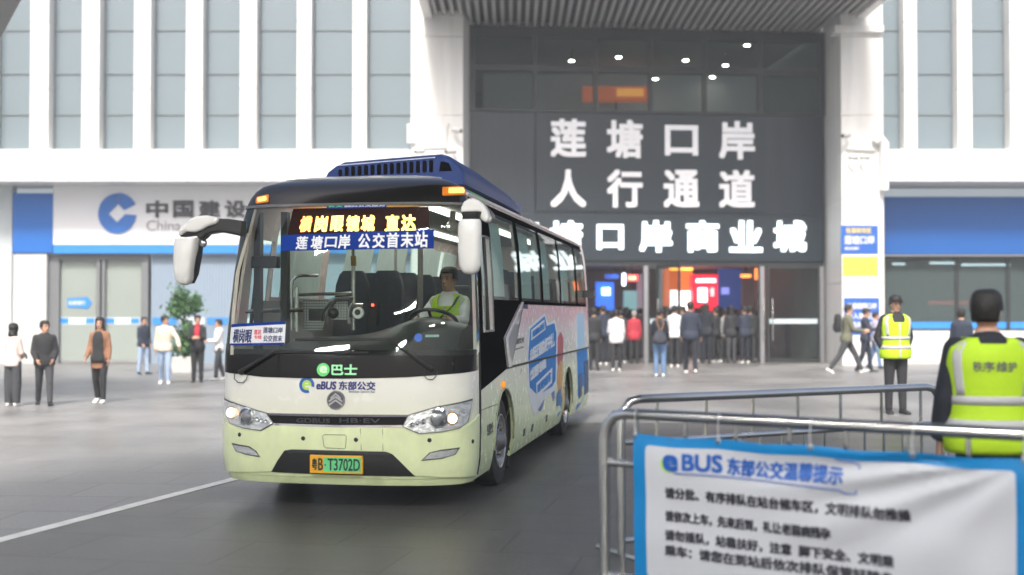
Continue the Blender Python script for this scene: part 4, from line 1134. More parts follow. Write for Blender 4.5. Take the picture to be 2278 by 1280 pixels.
# wipers
def wiper(pv_, knee, b0, b1):
    W = [S(*inv(*p), .05) for p in (pv_, knee)]
    w = MB().tube([S(*inv(*pv_), .012), W[0], W[0].lerp(W[1], .5) + Vector((0, -.015, 0)), W[1]], [.024, .02, .014, .010], 8).build('wiper', M_rub, bus, smooth=True, local=True)
    q = [S(*inv(b0[0] + (b1[0] - b0[0]) * k / 8, b0[1] + (b1[1] - b0[1]) * k / 8), .03) for k in range(9)]
    MB().tube(q, .011, 6).build('wiper_blade', M_black, w, local=True)
    hose = [S(*inv(pv_[0] + dx, pv_[1] + dy), .02) for dx, dy in ((-14, -4), (-16, 14), (-8, 22), (3, 23), (10, 16), (14, 4))]
    MB().tube(hose, .004, 6).build('washer_hose', M_black, w, local=True)
wiper((541, 829), (612, 786), (612, 785), (822, 786))
wiper((959, 822), (866, 757), (660, 757), (898, 756))
# marker lamps
for b in ((574, 440, 598, 455), (989, 421, 1030, 434)):
    q4 = P_([(b[0], b[3] - (2 if b[0] < 900 else -1)), (b[2], b[3] - (5 if b[0] < 900 else 0)), (b[2], b[1] - (3 if b[0] < 900 else 0)), (b[0], b[1] + (2 if b[0] < 900 else 0))])
    qc = (sum(p[0] for p in q4) / 4, sum(p[1] for p in q4) / 4)
    h = skin('marker_lamp', rounded([(qc[0] + (x - qc[0]) * 1.15, qc[1] + (y - qc[1]) * 1.3) for x, y in q4], .02), M_amber_d, .0093, .018)
    skin('marker_bulb', rounded([(qc[0] + (x - qc[0]) * .8, qc[1] + (y - qc[1]) * .75) for x, y in q4], .015), mat('amber_lit', (1, .50, .12), emit=.9, var=0), .0182, .021, parent=h)

# --- destination board, blue banner, card: just behind the glass
x0, x1, t0, t1 = box_of(640, 466, 940, 519)
led = skin('destination_display', rect(x0 - .04, x1 + .06, t0, t1 + .05), mat('led_board_glow', (.022, .003, .002), .6, emit=.3, spec=.1, var=0), -.10, -.07)  # faint red glow of the lit letters put into the board's colour
tr_, ty_ = mat('led_red_amber', (1., .30, .06), emit=4., var=0), mat('led_amber', (1., .56, .10), emit=4., var=0)
for i, ch in enumerate('横岗眼镜城直达'):
    a = (657, 692, 728, 763, 797, 852, 889)[i]; b = a + 33
    q0, q1, w0, w1 = box_of(a, 476 - i * .6, b, 512 - i * .4)
    mb = MB(); put_text(mb, ch, q0, q1, w0, w1, lambda x, y, d: S(x, y, -.0695 + d), .030, .003); mb.build('led_character', tr_ if i < 1 else ty_, led, local=True)
x0, x1, t0, t1 = box_of(728, 452, 861, 466)
hd = skin('header_sticker', rect(x0, x1, t0, t1), M_bblue, .0135, .0155)
mb = MB(); put_text(mb, '公交', x0 + .01, x0 + .16, t0 + .01, t1 - .01, lambda x, y, d: S(x, y, .0157 + d), .02, .002); mb.build('lettering', M_lg, hd, local=True)
mb = MB(); put_text(mb, '品质公交服务', x0 + .18, x1 - .01, t0 + .01, t1 - .01, lambda x, y, d: S(x, y, .0157 + d), .02, .002); mb.build('lettering', M_lett_white, hd, local=True)
bp4 = P_([(627, 525), (966, 512), (965, 554), (627, 560)])
bb_ = skin('blue_board', bp4, M_bblue, .0135, .0165)
for i, ch in enumerate('莲塘口岸公交首末站'):
    a = (659, 692, 723, 753, 797, 829, 860, 892, 923)[i]; b = a + 29
    k = (a - 627) / 339
    y0 = 525 - 13 * k + 3; y1 = 560 - 6 * k - 3
    if ch == '口': y0 += 4; y1 -= 3
    q0, q1, w0, w1 = box_of(a, y0, b, y1)
    mb = MB(); put_text(mb, ch, q0, q1, w0, w1, lambda x, y, d: S(x, y, .0167 + d), .022, .003); mb.build('board_character', mat('board_white', (.85, .85, .85), .4), bb_, local=True)
cd4 = P_([(519, 722), (638, 716), (635, 768), (515, 769)])
cdp = skin('route_card', cd4, mat('card_white', (.78, .79, .80), .4), .014, .020)
skin('card_band', P_([(520, 722), (638, 716), (638, 722), (519, 729)]), M_bblue, .0202, .022, parent=cdp)
skin('card_band', P_([(515, 765), (635, 763), (635, 768), (515, 769)]), M_bblue, .0202, .022, parent=cdp)
def ctext(tx_, px, m):
    x0, x1, t0, t1 = box_of(*px); mb = MB(); put_text(mb, tx_, x0, x1, t0, t1, lambda x, y, d: S(x, y, .0203 + d), .014, .002); mb.build('lettering', m, cdp, local=True)
M_ink = mat('ink_navy', (.02, .03, .14), .5)
ctext('横岗眼', (522, 733, 565, 763), M_ink); ctext('直达', (568, 734, 585, 745), mat('ink_red', (.75, .03, .06), .5)); ctext('专线', (568, 747, 585, 755), mat('ink_red', (.75, .03, .06)))
ctext('莲塘口岸', (588, 729, 632, 742), M_ink); ctext('公交首末', (588, 747, 631, 761), M_ink)

# --- mirrors
def bl(px, py, Y): return BMI @ at(px, py, Y)
my = 10.15
def loft_px(secs, Y, dep, n=14):
    """secs: (cx, cy, half width px, half height px) along the outline, rounded boxes lofted vertically"""
    rings = []
    for cx_, cy_, hw, dp in secs:
        c_ = bl(cx_, cy_, Y); hw_ = hw / FPX * Y
        rings.append([c_ + Vector((hw_ * (abs(math.cos(q)) ** .6) * (1 if math.cos(q) > 0 else -1), dep * dp * (abs(math.sin(q)) ** .6) * (1 if math.sin(q) > 0 else -1), 0)) for q in [2 * math.pi * k / n for k in range(n)]])
    return MB().loft(rings)
mr_ = loft_px([(1046, 611, 6, .3), (1046, 608, 14, .7), (1046, 602, 19, .9), (1046, 590, 24, 1), (1045, 560, 26, 1), (1045, 520, 26, 1), (1046, 496, 25, 1), (1047, 489, 22, .9)], 9.75, .075).build('wing_mirror', M_mirror_w, bus, smooth=True, local=True)
loft_px([(1047, 489, 20, .7), (1048, 482, 20, .8), (1049, 476, 22, .9), (1050, 472, 22, .9)], 9.75, .07).build('mirror_neck', M_black, mr_, smooth=True, local=True)
hd_ = MB(); rings = []
for (px, py, hh, hwid, Y) in ((1050, 480, 8, .06, 9.75), (1050, 470, 22, .075, 9.75), (1053, 458, 26, .085, 9.78), (1064, 462, 30, .09, 9.85), (1078, 474, 26, .085, 9.98), (1086, 482, 18, .075, 10.1), (1092, 488, 10, .05, 10.22)): pass
hp_ = [(1027, 476), (1028, 462), (1034, 450), (1046, 443), (1058, 443), (1070, 448), (1080, 457), (1088, 470), (1093, 488), (1085, 498), (1072, 488), (1068, 474), (1040, 475)]
mbh = MB(); slab(mbh, poly_sheet([((p.x), (p.z)) for p in [bl(x, y, 9.82) for x, y in hp_]]), lambda x, y, d: Vector((x, bl(1058, 470, 9.82).y + d, y)), -.075, .085)
mbh.build('mirror_hood', M_mirror_w, mr_, local=True, bevel=.03, seg=3)
MB().tube([bl(1078, 476, 9.85), bl(1088, 484, 10.1), bl(1082, 480, 10.5)], [.06, .055, .05], 10).build('mirror_arm', M_black, mr_, smooth=True, local=True)
# far-side mirror on its long arm
ml = loft_px([(412, 635, 5, .3), (411, 631, 13, .7), (410, 622, 18, .9), (410, 600, 21, 1), (412, 570, 24, 1), (415, 545, 26, 1), (418, 531, 27, .9)], 10.3, .08).build('wing_mirror', M_mirror_w, bus, smooth=True, local=True)
loft_px([(428, 631, 3, .3), (432, 610, 4, .9), (437, 575, 5, 1), (441, 545, 5, 1), (444, 530, 4, .8)], 10.36, .09).build('mirror_glass_rim', M_black, ml, smooth=True, local=True)
Yl = 10.32
hpl = [(399, 527), (403, 512), (414, 500), (430, 488), (446, 482), (470, 481), (497, 486), (494, 500), (470, 506), (455, 514), (440, 518), (420, 516)]
mbh = MB(); slab(mbh, poly_sheet([((p.x), (p.z)) for p in [bl(x, y, Yl) for x, y in hpl]]), lambda x, y, d: Vector((x, bl(440, 500, Yl).y + d, y)), -.08, .08)
mbh.build('mirror_hood', M_mirror_w, ml, local=True, bevel=.03, seg=3)
hpb = [(400, 528), (406, 512), (440, 517), (470, 506), (494, 488), (520, 489), (552, 494), (549, 528), (520, 522), (495, 518), (468, 522), (455, 534), (447, 532), (440, 524)]
mbh = MB(); slab(mbh, poly_sheet([((p.x), (p.z)) for p in [bl(x, y, Yl + .02) for x, y in hpb]]), lambda x, y, d: Vector((x, bl(440, 500, Yl + .02).y + d, y)), -.055, .065)
mbh.build('mirror_arm', M_black, ml, local=True, bevel=.02, seg=2)
MB().sphere(bl(452, 541, Yl), .036, .03, .04).build('round_mirror', M_chrome, ml, smooth=True, local=True)

# --- roof unit
rz = lambda px, py, Y=11.25: bl(px, py, Y)
fo = [(707, 398), (717, 379), (735, 366), (756, 357), (870, 350), (985, 344), (1003, 350), (1024, 368), (1036, 380), (1041, 396)]
f3 = [rz(*p) for p in fo]
vb0, vb1 = f3[4].y - .0, f3[4].y + 3.9
cxm = sum(p.x for p in f3) / len(f3)
rings = []
for v, k, kz in ((0, .975, .93), (.06, 1, 1), (1.2, 1.0, .97), (2.6, .98, .82), (3.4, .92, .5), (3.8, .82, .12)):
    rings.append([Vector((cxm + (p.x - cxm) * k, vb0 + v, 2.93 + max(0, (p.z - 2.93)) * kz)) for p in f3] + [Vector((cxm + (p.x - cxm) * k, vb0 + v, 2.90)) for p in (f3[-1], f3[0])])
un = MB().loft(rings).build('roof_unit', M_roofblue, bus, smooth=True, local=True)
for i in range(15):
    xa = 746 + i * 15.2; k = i / 14
    yt = 370 - 11.5 * k + (5 if i == 0 else 0); yb = 391 - 5 * k
    q = [rz(xa, yb), rz(xa + 9, yb - .4), rz(xa + 9, yt), rz(xa, yt)]
    pts = rounded([(p.x, p.z) for p in q], .02)
    slab(MB(), poly_sheet(pts), lambda x, y, d: Vector((x, vb0 - d, y)), -.004, .006).build('grille_slot', mat('slot_black', (.004, .004, .005), .9, spec=.0, var=0), un, local=True)
q = [rz(982, 384), rz(1012, 384), rz(1004, 366), rz(986, 362)]
slab(MB(), poly_sheet([(p.x, p.z) for p in q]), lambda x, y, d: Vector((x, vb0 - d, y)), -.004, .006).build('end_vent', MATS['slot_black'], un, local=True)
q = [rz(742, 367), rz(973, 354), rz(973, 351.8), rz(748, 364.5)]
slab(MB(), poly_sheet([(p.x, p.z) for p in q]), lambda x, y, d: Vector((x, vb0 - d, y)), -.004, .012).build('grille_lip', mat('lip_pale', (.45, .52, .7), .3), un, local=True)
for i in range(6):
    v = vb0 + .5 + i * .5
    MB().box(.72, .78, v, v + .36, 2.93, 3.01).build('side_louvre', mat('louvre_blue', (.02, .06, .22), .4), un, local=True)
for v in (5.6, 6.6): MB().lathe([(.22, 0), (.2, .08), (.001, .1)], (.05, v, 2.95), (0, 0, 1), 20).build('roof_hatch', M_mirror_w, bus, smooth=True, local=True)
# ================================================================ bus: sides, glass, wheels, cabin
for sg in (1, -1):
    sgn = lambda poly: poly if sg > 0 else [(-x, y) for x, y in reversed(poly)]
    hs = [sgn(rect(s0 + .012, s1 - .012, ZB + .03, ZT - .03)) for s0, s1 in win] + [sgn(rect(drv_box[0] - .0, drv_box[1], drv_box[2], drv_box[3]))]
    sb0, sb1 = SC_ + .022, win[-1][1] + .06
    skin('window_band', sgn(rect(sb0, sb1, 1.765, 2.70)), M_bandb, .0008, .006, holes=[h for h in hs if True], step=(.25, .08))
    if sg > 0:
        blk = [(SC_ + .022, 1.764)] + P_([(1158, 669), (1119, 752), (1127, 820), (1092, 850), (1070, 868)], True)
        skin('driver_panel', blk + [(SC_ + .022, 1.0)], M_bandb, .0008, .006, holes=[rect(drv_box[0], drv_box[1], drv_box[2], 1.9)], step=(.2, .1))
    else:
        skin('door_panel', sgn(rect(SC_ + .02, SC_ + 1.0, .40, 1.764)), M_gloss, .0008, .006, holes=[sgn(rect(drv_box[0], drv_box[1], drv_box[2], 1.9))], step=(.2, .1))
    for k, (s0, s1) in enumerate(win):
        w = skin('side_window', sgn(rect(s0, s1, ZB, ZT)), M_bwg, .0065, .010, step=(.4, .2))
        cu = MB(); n = 26; cw = (s1 - s0) * (.8, .72, .86, .6, .8)[k]
        c0 = s0 + .03 if k % 2 == 0 else s1 - .03 - cw
        pts = [(c0 + cw * i / n, -.10 + .018 * math.sin(i * 1.7)) for i in range(n + 1)]
        cu.loft([[S(sg * s_, t, d_) for s_, d_ in pts] for t in (1.84, 2.2, 2.6)], closed=False)
        cu.build('curtain', mat('bus_curtain', (.66, .76, .73), .9), w, smooth=True, local=True)
    dw = skin('driver_window', sgn(rect(drv_box[0] - .02, drv_box[1] + .02, drv_box[2] - .02, drv_box[3] + .02)), M_bwg, .0065, .010, step=(.4, .2))
    fr_ = [S(sg * x, y, .012) for x, y in ((drv_box[1] - .28, drv_box[2]), (drv_box[1] - .28, drv_box[3]))]
    MB().tube(fr_, .018, 6).build('sash', M_black, dw, local=True)
# corner seam between front and side, drip rail
q = [S(SC_ + .012, t, .004) for t in [.27 + k * .13 for k in range(19)]]
MB().tube(q, .013, 8).build('corner_seam', M_rub, bus, local=True)
for sg in (1, -1):
    MB().tube([S(sg * s_, 2.735, .004) for s_ in [SC_ + .1 + k * (SMAX - SC_ - .15) / 12 for k in range(13)]], .014, 8).build('drip_rail', mat('rail_cream', (.68, .66, .6), .35), bus, local=True)
# pale edged sweep, trim line
sw = P_([(1163, 672), (1158, 672), (1121, 753), (1129, 818), (1135, 816), (1127, 754)], True)
skin('sweep_trim', sw, mat('trim_silver', (.62, .62, .63), .25, metal=.4), .0065, .016)
MB().tube([S(*p, .003) for p in P_([(1125, 819.5)] + [(1125 + (1310 - 1125) * k / 10, 819.5 - 46.5 * k / 10) for k in range(1, 11)], True)], .012, 6).build('waist_strip', M_rub, bus, local=True)
fl = P_([(1069, 913), (1110, 897), (1111, 902), (1110, 1028)], True)
MB().tube([S(*p, .002) for p in P_([(1068, 914), (1090, 905), (1111, 898)], True)], .004, 6).build('flap_seam', M_seam, bus, local=True)
MB().tube([S(*p, .002) for p in P_([(1111, 898), (1111, 960), (1108, 1020), (1096, 1032), (1070, 1052)], True)], .004, 6).build('flap_seam', M_seam, bus, local=True)
for px in (1160, 1236):
    MB().tube([S(*p, .002) for p in P_([(px, 822 if px < 1200 else 796), (px, 995 if px < 1200 else 950)], True)], .003, 6).build('locker_seam', M_seam, bus, local=True)
c = inv(1118, 856, True); cp = S(*c, .001); MB().sphere(cp, .03, .045, .038).build('side_indicator', mat('amber_side', (.9, .3, .02), .15, emit=.35, var=0), bus, smooth=True, local=True)
for px, py in ((1184, 952), (1216, 931), (1166, 962)):
    c = inv(px, py, True); skin('locker_latch', rounded(rect(c[0] - .05, c[0] + .05, c[1] - .04, c[1] + .04), .02), M_black, .0005, .006)
# livery on the side
M_d1 = mat('decal_blue', (.010, .22, .62), .5, spec=.1); M_d2 = mat('decal_white', (.80, .82, .84), .5, spec=.2); M_d3 = mat('decal_dark', (.02, .08, .36), .35); M_d4 = mat('decal_pale', (.36, .60, .80), .35)
skin('livery_outline', P_([(1176, 728), (1212, 696), (1219, 718), (1234, 712), (1240, 740), (1238, 850), (1233, 868), (1212, 890), (1189, 926), (1180, 900), (1175, 870), (1173, 790)], True), M_d2, .0006, .0022, step=(.4, .3))
skin('livery_bubble', P_([(1179, 732), (1211, 704), (1216, 726), (1233, 719), (1237, 742), (1235, 846), (1228, 860), (1196, 880), (1178, 862), (1175, 792)], True), M_d1, .0023, .004, step=(.4, .3))
def side_text(txt, quad, m, d, bold=.03, nm='lettering'):
    q = P_(quad, True)                       # bl, br, tr, tl
    def fn(x, y, k):
        a = [q[0][i] + (q[1][i] - q[0][i]) * x for i in (0, 1)]; b = [q[3][i] + (q[2][i] - q[3][i]) * x for i in (0, 1)]
        return S(a[0] + (b[0] - a[0]) * y, a[1] + (b[1] - a[1]) * y, d + k)
    mb = MB(); put_text(mb, txt, 0, 1, 0, 1, fn, bold, .002); return mb.build(nm, m, bus, local=True)
skin('livery_tab', P_([(1181, 735), (1210, 711), (1213, 733), (1181, 758)], True), M_d2, .0041, .005, step=(.4, .3))
side_text('港澳出行', [(1183, 752), (1211, 731), (1210, 716), (1183, 738)], M_d1, .0052)
side_text('超值好礼', [(1177, 806), (1233, 770), (1234, 737), (1178, 778)], M_d2, .0042)
side_text('优惠专线', [(1178, 850), (1214, 818), (1214, 795), (1178, 822)], M_d2, .0042)
skin('livery_tab', P_([(1192, 853), (1228, 818), (1227, 852), (1193, 886)], True), M_d2, .0041, .005, step=(.4, .3))
side_text('即将发车', [(1194, 876), (1225, 848), (1225, 825), (1194, 857)], M_d1, .0052)
skin('livery_drop', P_([(1226, 872), (1233, 858), (1235, 885), (1230, 894)], True), M_d3, .0006, .002, step=(.4, .3))
skin('livery_drop', P_([(1196, 912), (1210, 888), (1208, 904), (1202, 916)], True), M_d3, .0023, .004, step=(.4, .3))
side_text('深圳公交', [(1140, 770), (1166, 762), (1166, 749), (1140, 756)], mat('ink_grey', (.12, .12, .13), .5), .001, .01)
side_text('Eastern Bus', [(1141, 781), (1165, 774), (1165, 769), (1141, 776)], mat('ink_grey', (.12, .12, .13)), .001, 0)
side_text('036', [(1164, 687), (1174, 688), (1174, 677), (1164, 676)], M_ink, .001, .04)
skin('livery_swirl', P_([(1240, 752), (1247, 738), (1253, 752), (1252, 800), (1243, 820), (1239, 800)], True), mat('swirl_red', (.48, .07, .10), .5, var=.3, vscale=3), .0008, .002, step=(.4, .3))
skin('livery_swirl', P_([(1240, 822), (1247, 800), (1252, 815), (1251, 868), (1243, 880), (1239, 850)], True), mat('swirl_orange', (.85, .38, .12), .5, var=.3, vscale=3), .0021, .0032, step=(.4, .3))
skin('livery_swirl', P_([(1238, 876), (1247, 862), (1250, 890), (1246, 920), (1240, 928), (1237, 900)], True), mat('swirl_blue', (.04, .18, .45), .5, var=.3, vscale=3), .0033, .0044, step=(.4, .3))
skin('livery_swirl', P_([(1250, 880), (1255, 850), (1255, 905), (1250, 925)], True), mat('swirl_yellow', (.85, .62, .12), .5), .0021, .0032, step=(.4, .3))
skin('rear_panel_blue', P_([(1283, 700), (1299, 694), (1301, 772), (1283, 780)], True), M_d4, .0006, .002, step=(.4, .3))
skin('rear_panel_blue', P_([(1283, 782), (1306, 776), (1308, 868), (1280, 915)], True), M_d1, .0006, .002, step=(.4, .3))
for a, b, t0_, t1_ in ((1287, 1294, 830, 888), (1299, 1308, 800, 880)):
    skin('engine_louvre', P_([(a, t0_ + 4), (b, t0_), (b, t1_ - 8), (a, t1_)], True), mat('louvre_navy', (.02, .05, .14), .5), .0022, .008, step=(.4, .3))
c = inv(1300, 654, True); MB().box(-.02, .16, -.10, .14, -.06, .05).build('rear_camera', M_black, bus, local=True).location = S(*c, .0)
# front flap lettering
side_text('专线巴士', [(1083, 972), (1097, 962), (1097, 938), (1083, 946)], mat('ink_grey', (.12, .12, .13)), .001, .01)

# wheels
def wheel(v, sg):
    c = Vector((sg * .86, v, WR)); ax = (sg, 0, 0)
    t = MB(); t.lathe([(.25, .0), (.36, -.0), (.41, .02), (.428, .06), (.43, .13), (.428, .2), (.41, .235), (.34, .252), (.27, .245), (.255, .23), (.25, 0)], c, ax, 44)
    tm = t.build('wheel', [mat('tyre', (.018, .018, .019), .75, var=.3, vscale=8, bump=.3, bscale=50)], bus, smooth=True, local=True)
    for k in range(4):
        pass
    r = MB(); r.lathe([(.256, .1), (.262, .246), (.254, .252), (.244, .245), (.236, .20), (.20, .175), (.15, .19), (.12, .2), (.12, .08)], c, ax, 40)
    r.build('rim', mat('rim_silver', (.50, .50, .50), .3, metal=.7, var=.12), tm, smooth=True, local=True)
    h = MB(); h.lathe([(.12, .19), (.118, .225), (.09, .245), (.075, .28), (.05, .295), (.001, .297)], c, ax, 24); h.build('hub', mat('hub_grey', (.22, .22, .22), .4, metal=.7), tm, smooth=True, local=True)
    for k in range(10):
        q = 2 * math.pi * k / 10
        p = c + Vector((sg * .19, math.cos(q) * .150, math.sin(q) * .150)); MB().tube([p, p + Vector((sg * .05, 0, 0))], .017, 6).build('wheel_nut', M_chrome, tm, local=True)
    for k in range(8):
        q = 2 * math.pi * (k + .5) / 8
        p = c + Vector((sg * .176, math.cos(q) * .205, math.sin(q) * .205)); MB().tube([p, p + Vector((sg * .014, 0, 0))], .026, 10).build('vent_hole', M_black, tm, local=True)
for v in (wf_v, wr_v):
    for sg in (1, -1):
        wheel(v, sg)
        ln_ = MB(); rings = []
        for u in (.55, 1.10):
            rings.append([Vector((sg * u, v + .53 * math.cos(q), .40 + .55 * math.sin(q))) for q in [math.pi * (k - 1) / 14 for k in range(17)]])
        ln_.loft(rings, closed=False); ln_.build('wheel_well', M_rub, bus, smooth=True, local=True)
        s_ = SC_ + v - VC
        MB().tube([S(sg * x, y, .002) for x, y in arch(s_, .525)[:11]], .012, 6).build('arch_lip', mat('arch_lip', (.40, .44, .28), .4), bus, local=True)
MB().box(.74, 1.08, wf_v + .56, wf_v + .575, .10, .42).build('mud_flap', M_rub, bus, local=True)
MB().box(-.5, .5, wf_v - .05, wf_v + .05, .32, .42).build('axle', M_rub, bus, local=True)

# ---- cabin
def slab_box(name, b, m, bevel=.02, parent=bus): return MB().box(*b).build(name, m, parent, local=True, bevel=bevel)
# dashboard: a moulded cross section swept from the door side to the driver
rings = []
for k in range(17):
    u = -.62 + 1.62 * k / 16
    hump = math.exp(-((u - .62) / .36) ** 2)
    top_ = 1.44 + .08 * max(0, (u + .6) / 1.6) + .14 * hump
    rings.append([Vector((u, .16 + .10 * max(0, abs(u) - .75), 1.25)), Vector((u, .24 + .16 * max(0, abs(u) - .6), 1.36)), Vector((u, .50, top_ - .05)), Vector((u, .78, top_)), Vector((u, .95 - .06 * hump, top_ - .02)), Vector((u, 1.0, 1.2)), Vector((u, .9, .9)), Vector((u, .3, .9))])
MB().loft(rings).build('dashboard', M_dash, bus, smooth=True, local=True)
# steering wheel
wc = Vector((.62, 1.02, 1.60)); wa = Vector((0, .55, 1)).normalized()
ring_ = []
a_ = Vector((1, 0, 0)); b_2 = wa.cross(a_)
pts = [wc + (a_ * math.cos(q) + b_2 * math.sin(q)) * .215 for q in [2 * math.pi * k / 32 for k in range(33)]]
swh = MB().tube(pts, .017, 8).build('steering_wheel', M_black, bus, smooth=True, local=True)
for q in (.5, 2.6, 4.7): MB().tube([wc - wa * .04, wc + (a_ * math.cos(q) + b_2 * math.sin(q)) * .21], .014, 6).build('spoke', M_black, swh, local=True)
MB().tube([wc - wa * .05, wc - wa * .4], [.06, .04], 10).build('column', M_black, swh, local=True)
# rails and posts (brushed steel)
def rail(pts, r=.017): return MB().tube([bl(*p) for p in pts], r, 8).build('grab_rail', M_steel, bus, smooth=True, local=True)
Yr = 11.2
rail([(648, 735, Yr), (648, 640, Yr), (650, 625, Yr), (658, 616, Yr), (670, 613, Yr + .1), (705, 613, Yr + .5)])
rail([(660, 738, 11.0), (660, 640, 11.0)], .02); rail([(538, 694, 10.75), (600, 692, 10.85), (673, 690, 11.0)], .02)
rail([(664, 656, 11.0), (787, 653, 11.1)], .016)
rail([(786, 735, 11.1), (786, 560, 11.1), (787, 470, 11.1)], .019)
rail([(786, 664, 11.05), (745, 665, 11.05), (735, 672, 11.05), (722, 690, 11.05), (716, 715, 11.05)], .018)
rail([(808, 680, 10.95), (782, 680, 10.95), (777, 690, 10.95), (777, 720, 10.95)], .02)
MB().tube([bl(786, 570, 11.1), bl(787, 592, 11.1)], .028, 8).build('rail_grip', mat('grip_yellow', (.55, .36, .03), .5), bus, local=True)
rail([(690, 655, 12.6), (690, 450, 12.6)], .018); rail([(880, 700, 13), (880, 470, 13)], .018)
# perforated plate
pm = bpy.data.materials.new('perforated_plate'); pm.use_nodes = True
n_, l_ = pm.node_tree.nodes, pm.node_tree.links; b_3 = n_['Principled BSDF']; b_3.inputs['Roughness'].default_value = .45; b_3.inputs['Metallic'].default_value = .3
vt = n_.new('ShaderNodeTexVoronoi'); vt.inputs['Scale'].default_value = 38; vt.inputs['Randomness'].default_value = 0
tc_ = n_.new('ShaderNodeTexCoord'); l_.new(tc_.outputs['Object'], vt.inputs['Vector'])
cr_2 = n_.new('ShaderNodeValToRGB'); cr_2.color_ramp.elements[0].position = .28; cr_2.color_ramp.elements[0].color = (.08, .08, .08, 1); cr_2.color_ramp.elements[1].position = .38; cr_2.color_ramp.elements[1].color = (.6, .6, .58, 1)
l_.new(vt.outputs['Distance'], cr_2.inputs[0]); l_.new(cr_2.outputs[0], b_3.inputs['Base Color'])
def plate(pts, Y, name='barrier_plate'):
    p3 = [bl(x, y, Y) for x, y in pts]; vv = sum(p.y for p in p3) / len(p3)
    mb = MB(); slab(mb, poly_sheet([(p.x, p.z) for p in p3]), lambda x, y, d: Vector((x, vv - d, y)), -.008, .008); return mb.build(name, pm, bus, local=True)
plate([(672, 668), (738, 668), (730, 690), (718, 735), (672, 735)], 11.25); plate([(748, 672), (774, 670), (776, 712), (735, 712), (738, 690)], 11.15)
MB().sphere(bl(741, 697, 10.9), .055, .04, .055).build('round_monitor', M_black, bus, smooth=True, local=True)
MB().box(-.06, .06, -.04, .04, -.05, .06).build('card_reader', M_black, bus, local=True).location = bl(704, 702, 10.9)
fa = MB().lathe([(.001, .02), (.05, .02), (.058, 0), (.05, -.03), (.001, -.035)], bl(797, 697, 10.85), (0, -1, 0), 18).build('dash_fan', M_mirror_w, bus, smooth=True, local=True)
MB().lathe([(.001, .024), (.028, .024), (.028, .021), (.001, .021)], bl(797, 695, 10.85), (0, -1, 0), 14).build('fan_hub', M_black, fa, local=True)
MB().box(-.04, .04, -.05, .05, -.12, .1).build('fare_machine', M_black, bus, local=True).location = bl(832, 697, 11.2)
MB().sphere(bl(829, 679, 11.1), .014).build('red_lamp', mat('red_led', (1, .06, .04), emit=4, var=0), bus, local=True)
MB().box(-.11, .14, -.05, .05, -.05, .06).build('monitor', M_black, bus, local=True, bevel=.01).location = bl(588, 585, 10.75)
fn_ = MB().lathe([(.001, -.03), (.045, -.03), (.06, 0), (.045, .03), (.001, .03)], bl(1006, 505, 10.6), (0, -1, 0), 18).build('cab_fan', M_mirror_w, bus, smooth=True, local=True)
MB().tube([bl(1006, 498, 10.62), bl(1008, 470, 10.62)], .03, 8).build('fan_stem', M_mirror_w, fn_, local=True)
# stickers low on the glass
c = inv(931, 752); skin('round_sticker', [(c[0] + .035 * math.cos(q), c[1] + .035 * math.sin(q)) for q in [2 * math.pi * k / 16 for k in range(16)]], mat('sticker_blue', (.02, .12, .5)), .0135, .0145, step=None)
x0, x1, t0, t1 = box_of(946, 745, 976, 751); skin('paper_sticker', rect(x0, x1, t0, t1), mat('sticker_green', (.18, .32, .28)), .0135, .0145, step=None)
for u in (-1.075, 1.055): MB().box(u - .01, u + .01, 2.5 if u > 0 else 1.0, BL - .1, .68, 1.79).build('side_lining', M_int2, bus, local=True)
# driver partition, door posts, seats
MB().box(.10, .13, 1.5, 2.4, .7, 1.5).build('partition', M_int, bus, local=True)
MB().box(.12, 1.02, 2.42, 2.45, .7, 1.75).build('partition', M_int, bus, local=True)
MB().tube([(.12, 2.43, .7), (.12, 2.43, 2.72)], .03, 8).build('partition_post', M_int2, bus, local=True)
for u in (-.98, -.72): MB().box(u - .03, u + .03, .72, .80, .6, 2.6).build('door_post', M_int, bus, local=True)
M_seat = mat('seat_cloth', (.035, .04, .052), .85, var=.25, vscale=20)
for i in range(8):
    v = 2.95 + i * .74
    for u in (-.82, -.42, .42, .82):
        if i == 0 and u < -.5 and False: continue
        rings = [[Vector((u + sx * hw, v + .10 * k + dy, z)) for sx, dy in ((-1, -.05), (-.6, -.07), (.6, -.07), (1, -.05), (1, .05), (-1, .05))] for k, z, hw in ((0, 1.02, .185), (.3, 1.3, .195), (.8, 1.75, .195), (1, 1.98, .18), (1.1, 2.1, .14), (1.12, 2.14, .10))]
        sb = MB().loft(rings).build('seat', M_seat, bus, smooth=True, local=True)
        MB().box(u - .19, u + .19, v - .42, v + .04, .94, 1.04).build('seat_cushion', M_seat, sb, local=True, bevel=.03)
ds = MB().loft([[Vector((.62 + sx * hw, 1.92 + .08 * k + dy, z)) for sx, dy in ((-1, -.05), (1, -.05), (1, .05), (-1, .05))] for k, z, hw in ((0, .98, .22), (.5, 1.5, .23), (.9, 1.8, .2), (1, 1.95, .13))]).build('driver_seat', M_int, bus, local=True, bevel=.03)
MB().box(.40, .84, 1.45, 1.95, .86, .99).build('seat_cushion', M_int, ds, local=True, bevel=.04)
MB().box(.5, .74, 1.5, 1.9, .66, .86).build('seat_base', M_int, ds, local=True)
MB().box(-1.0, 1.0, BL - .12, BL - .06, .7, 1.75).build('rear_bulkhead', M_int, bus, local=True)

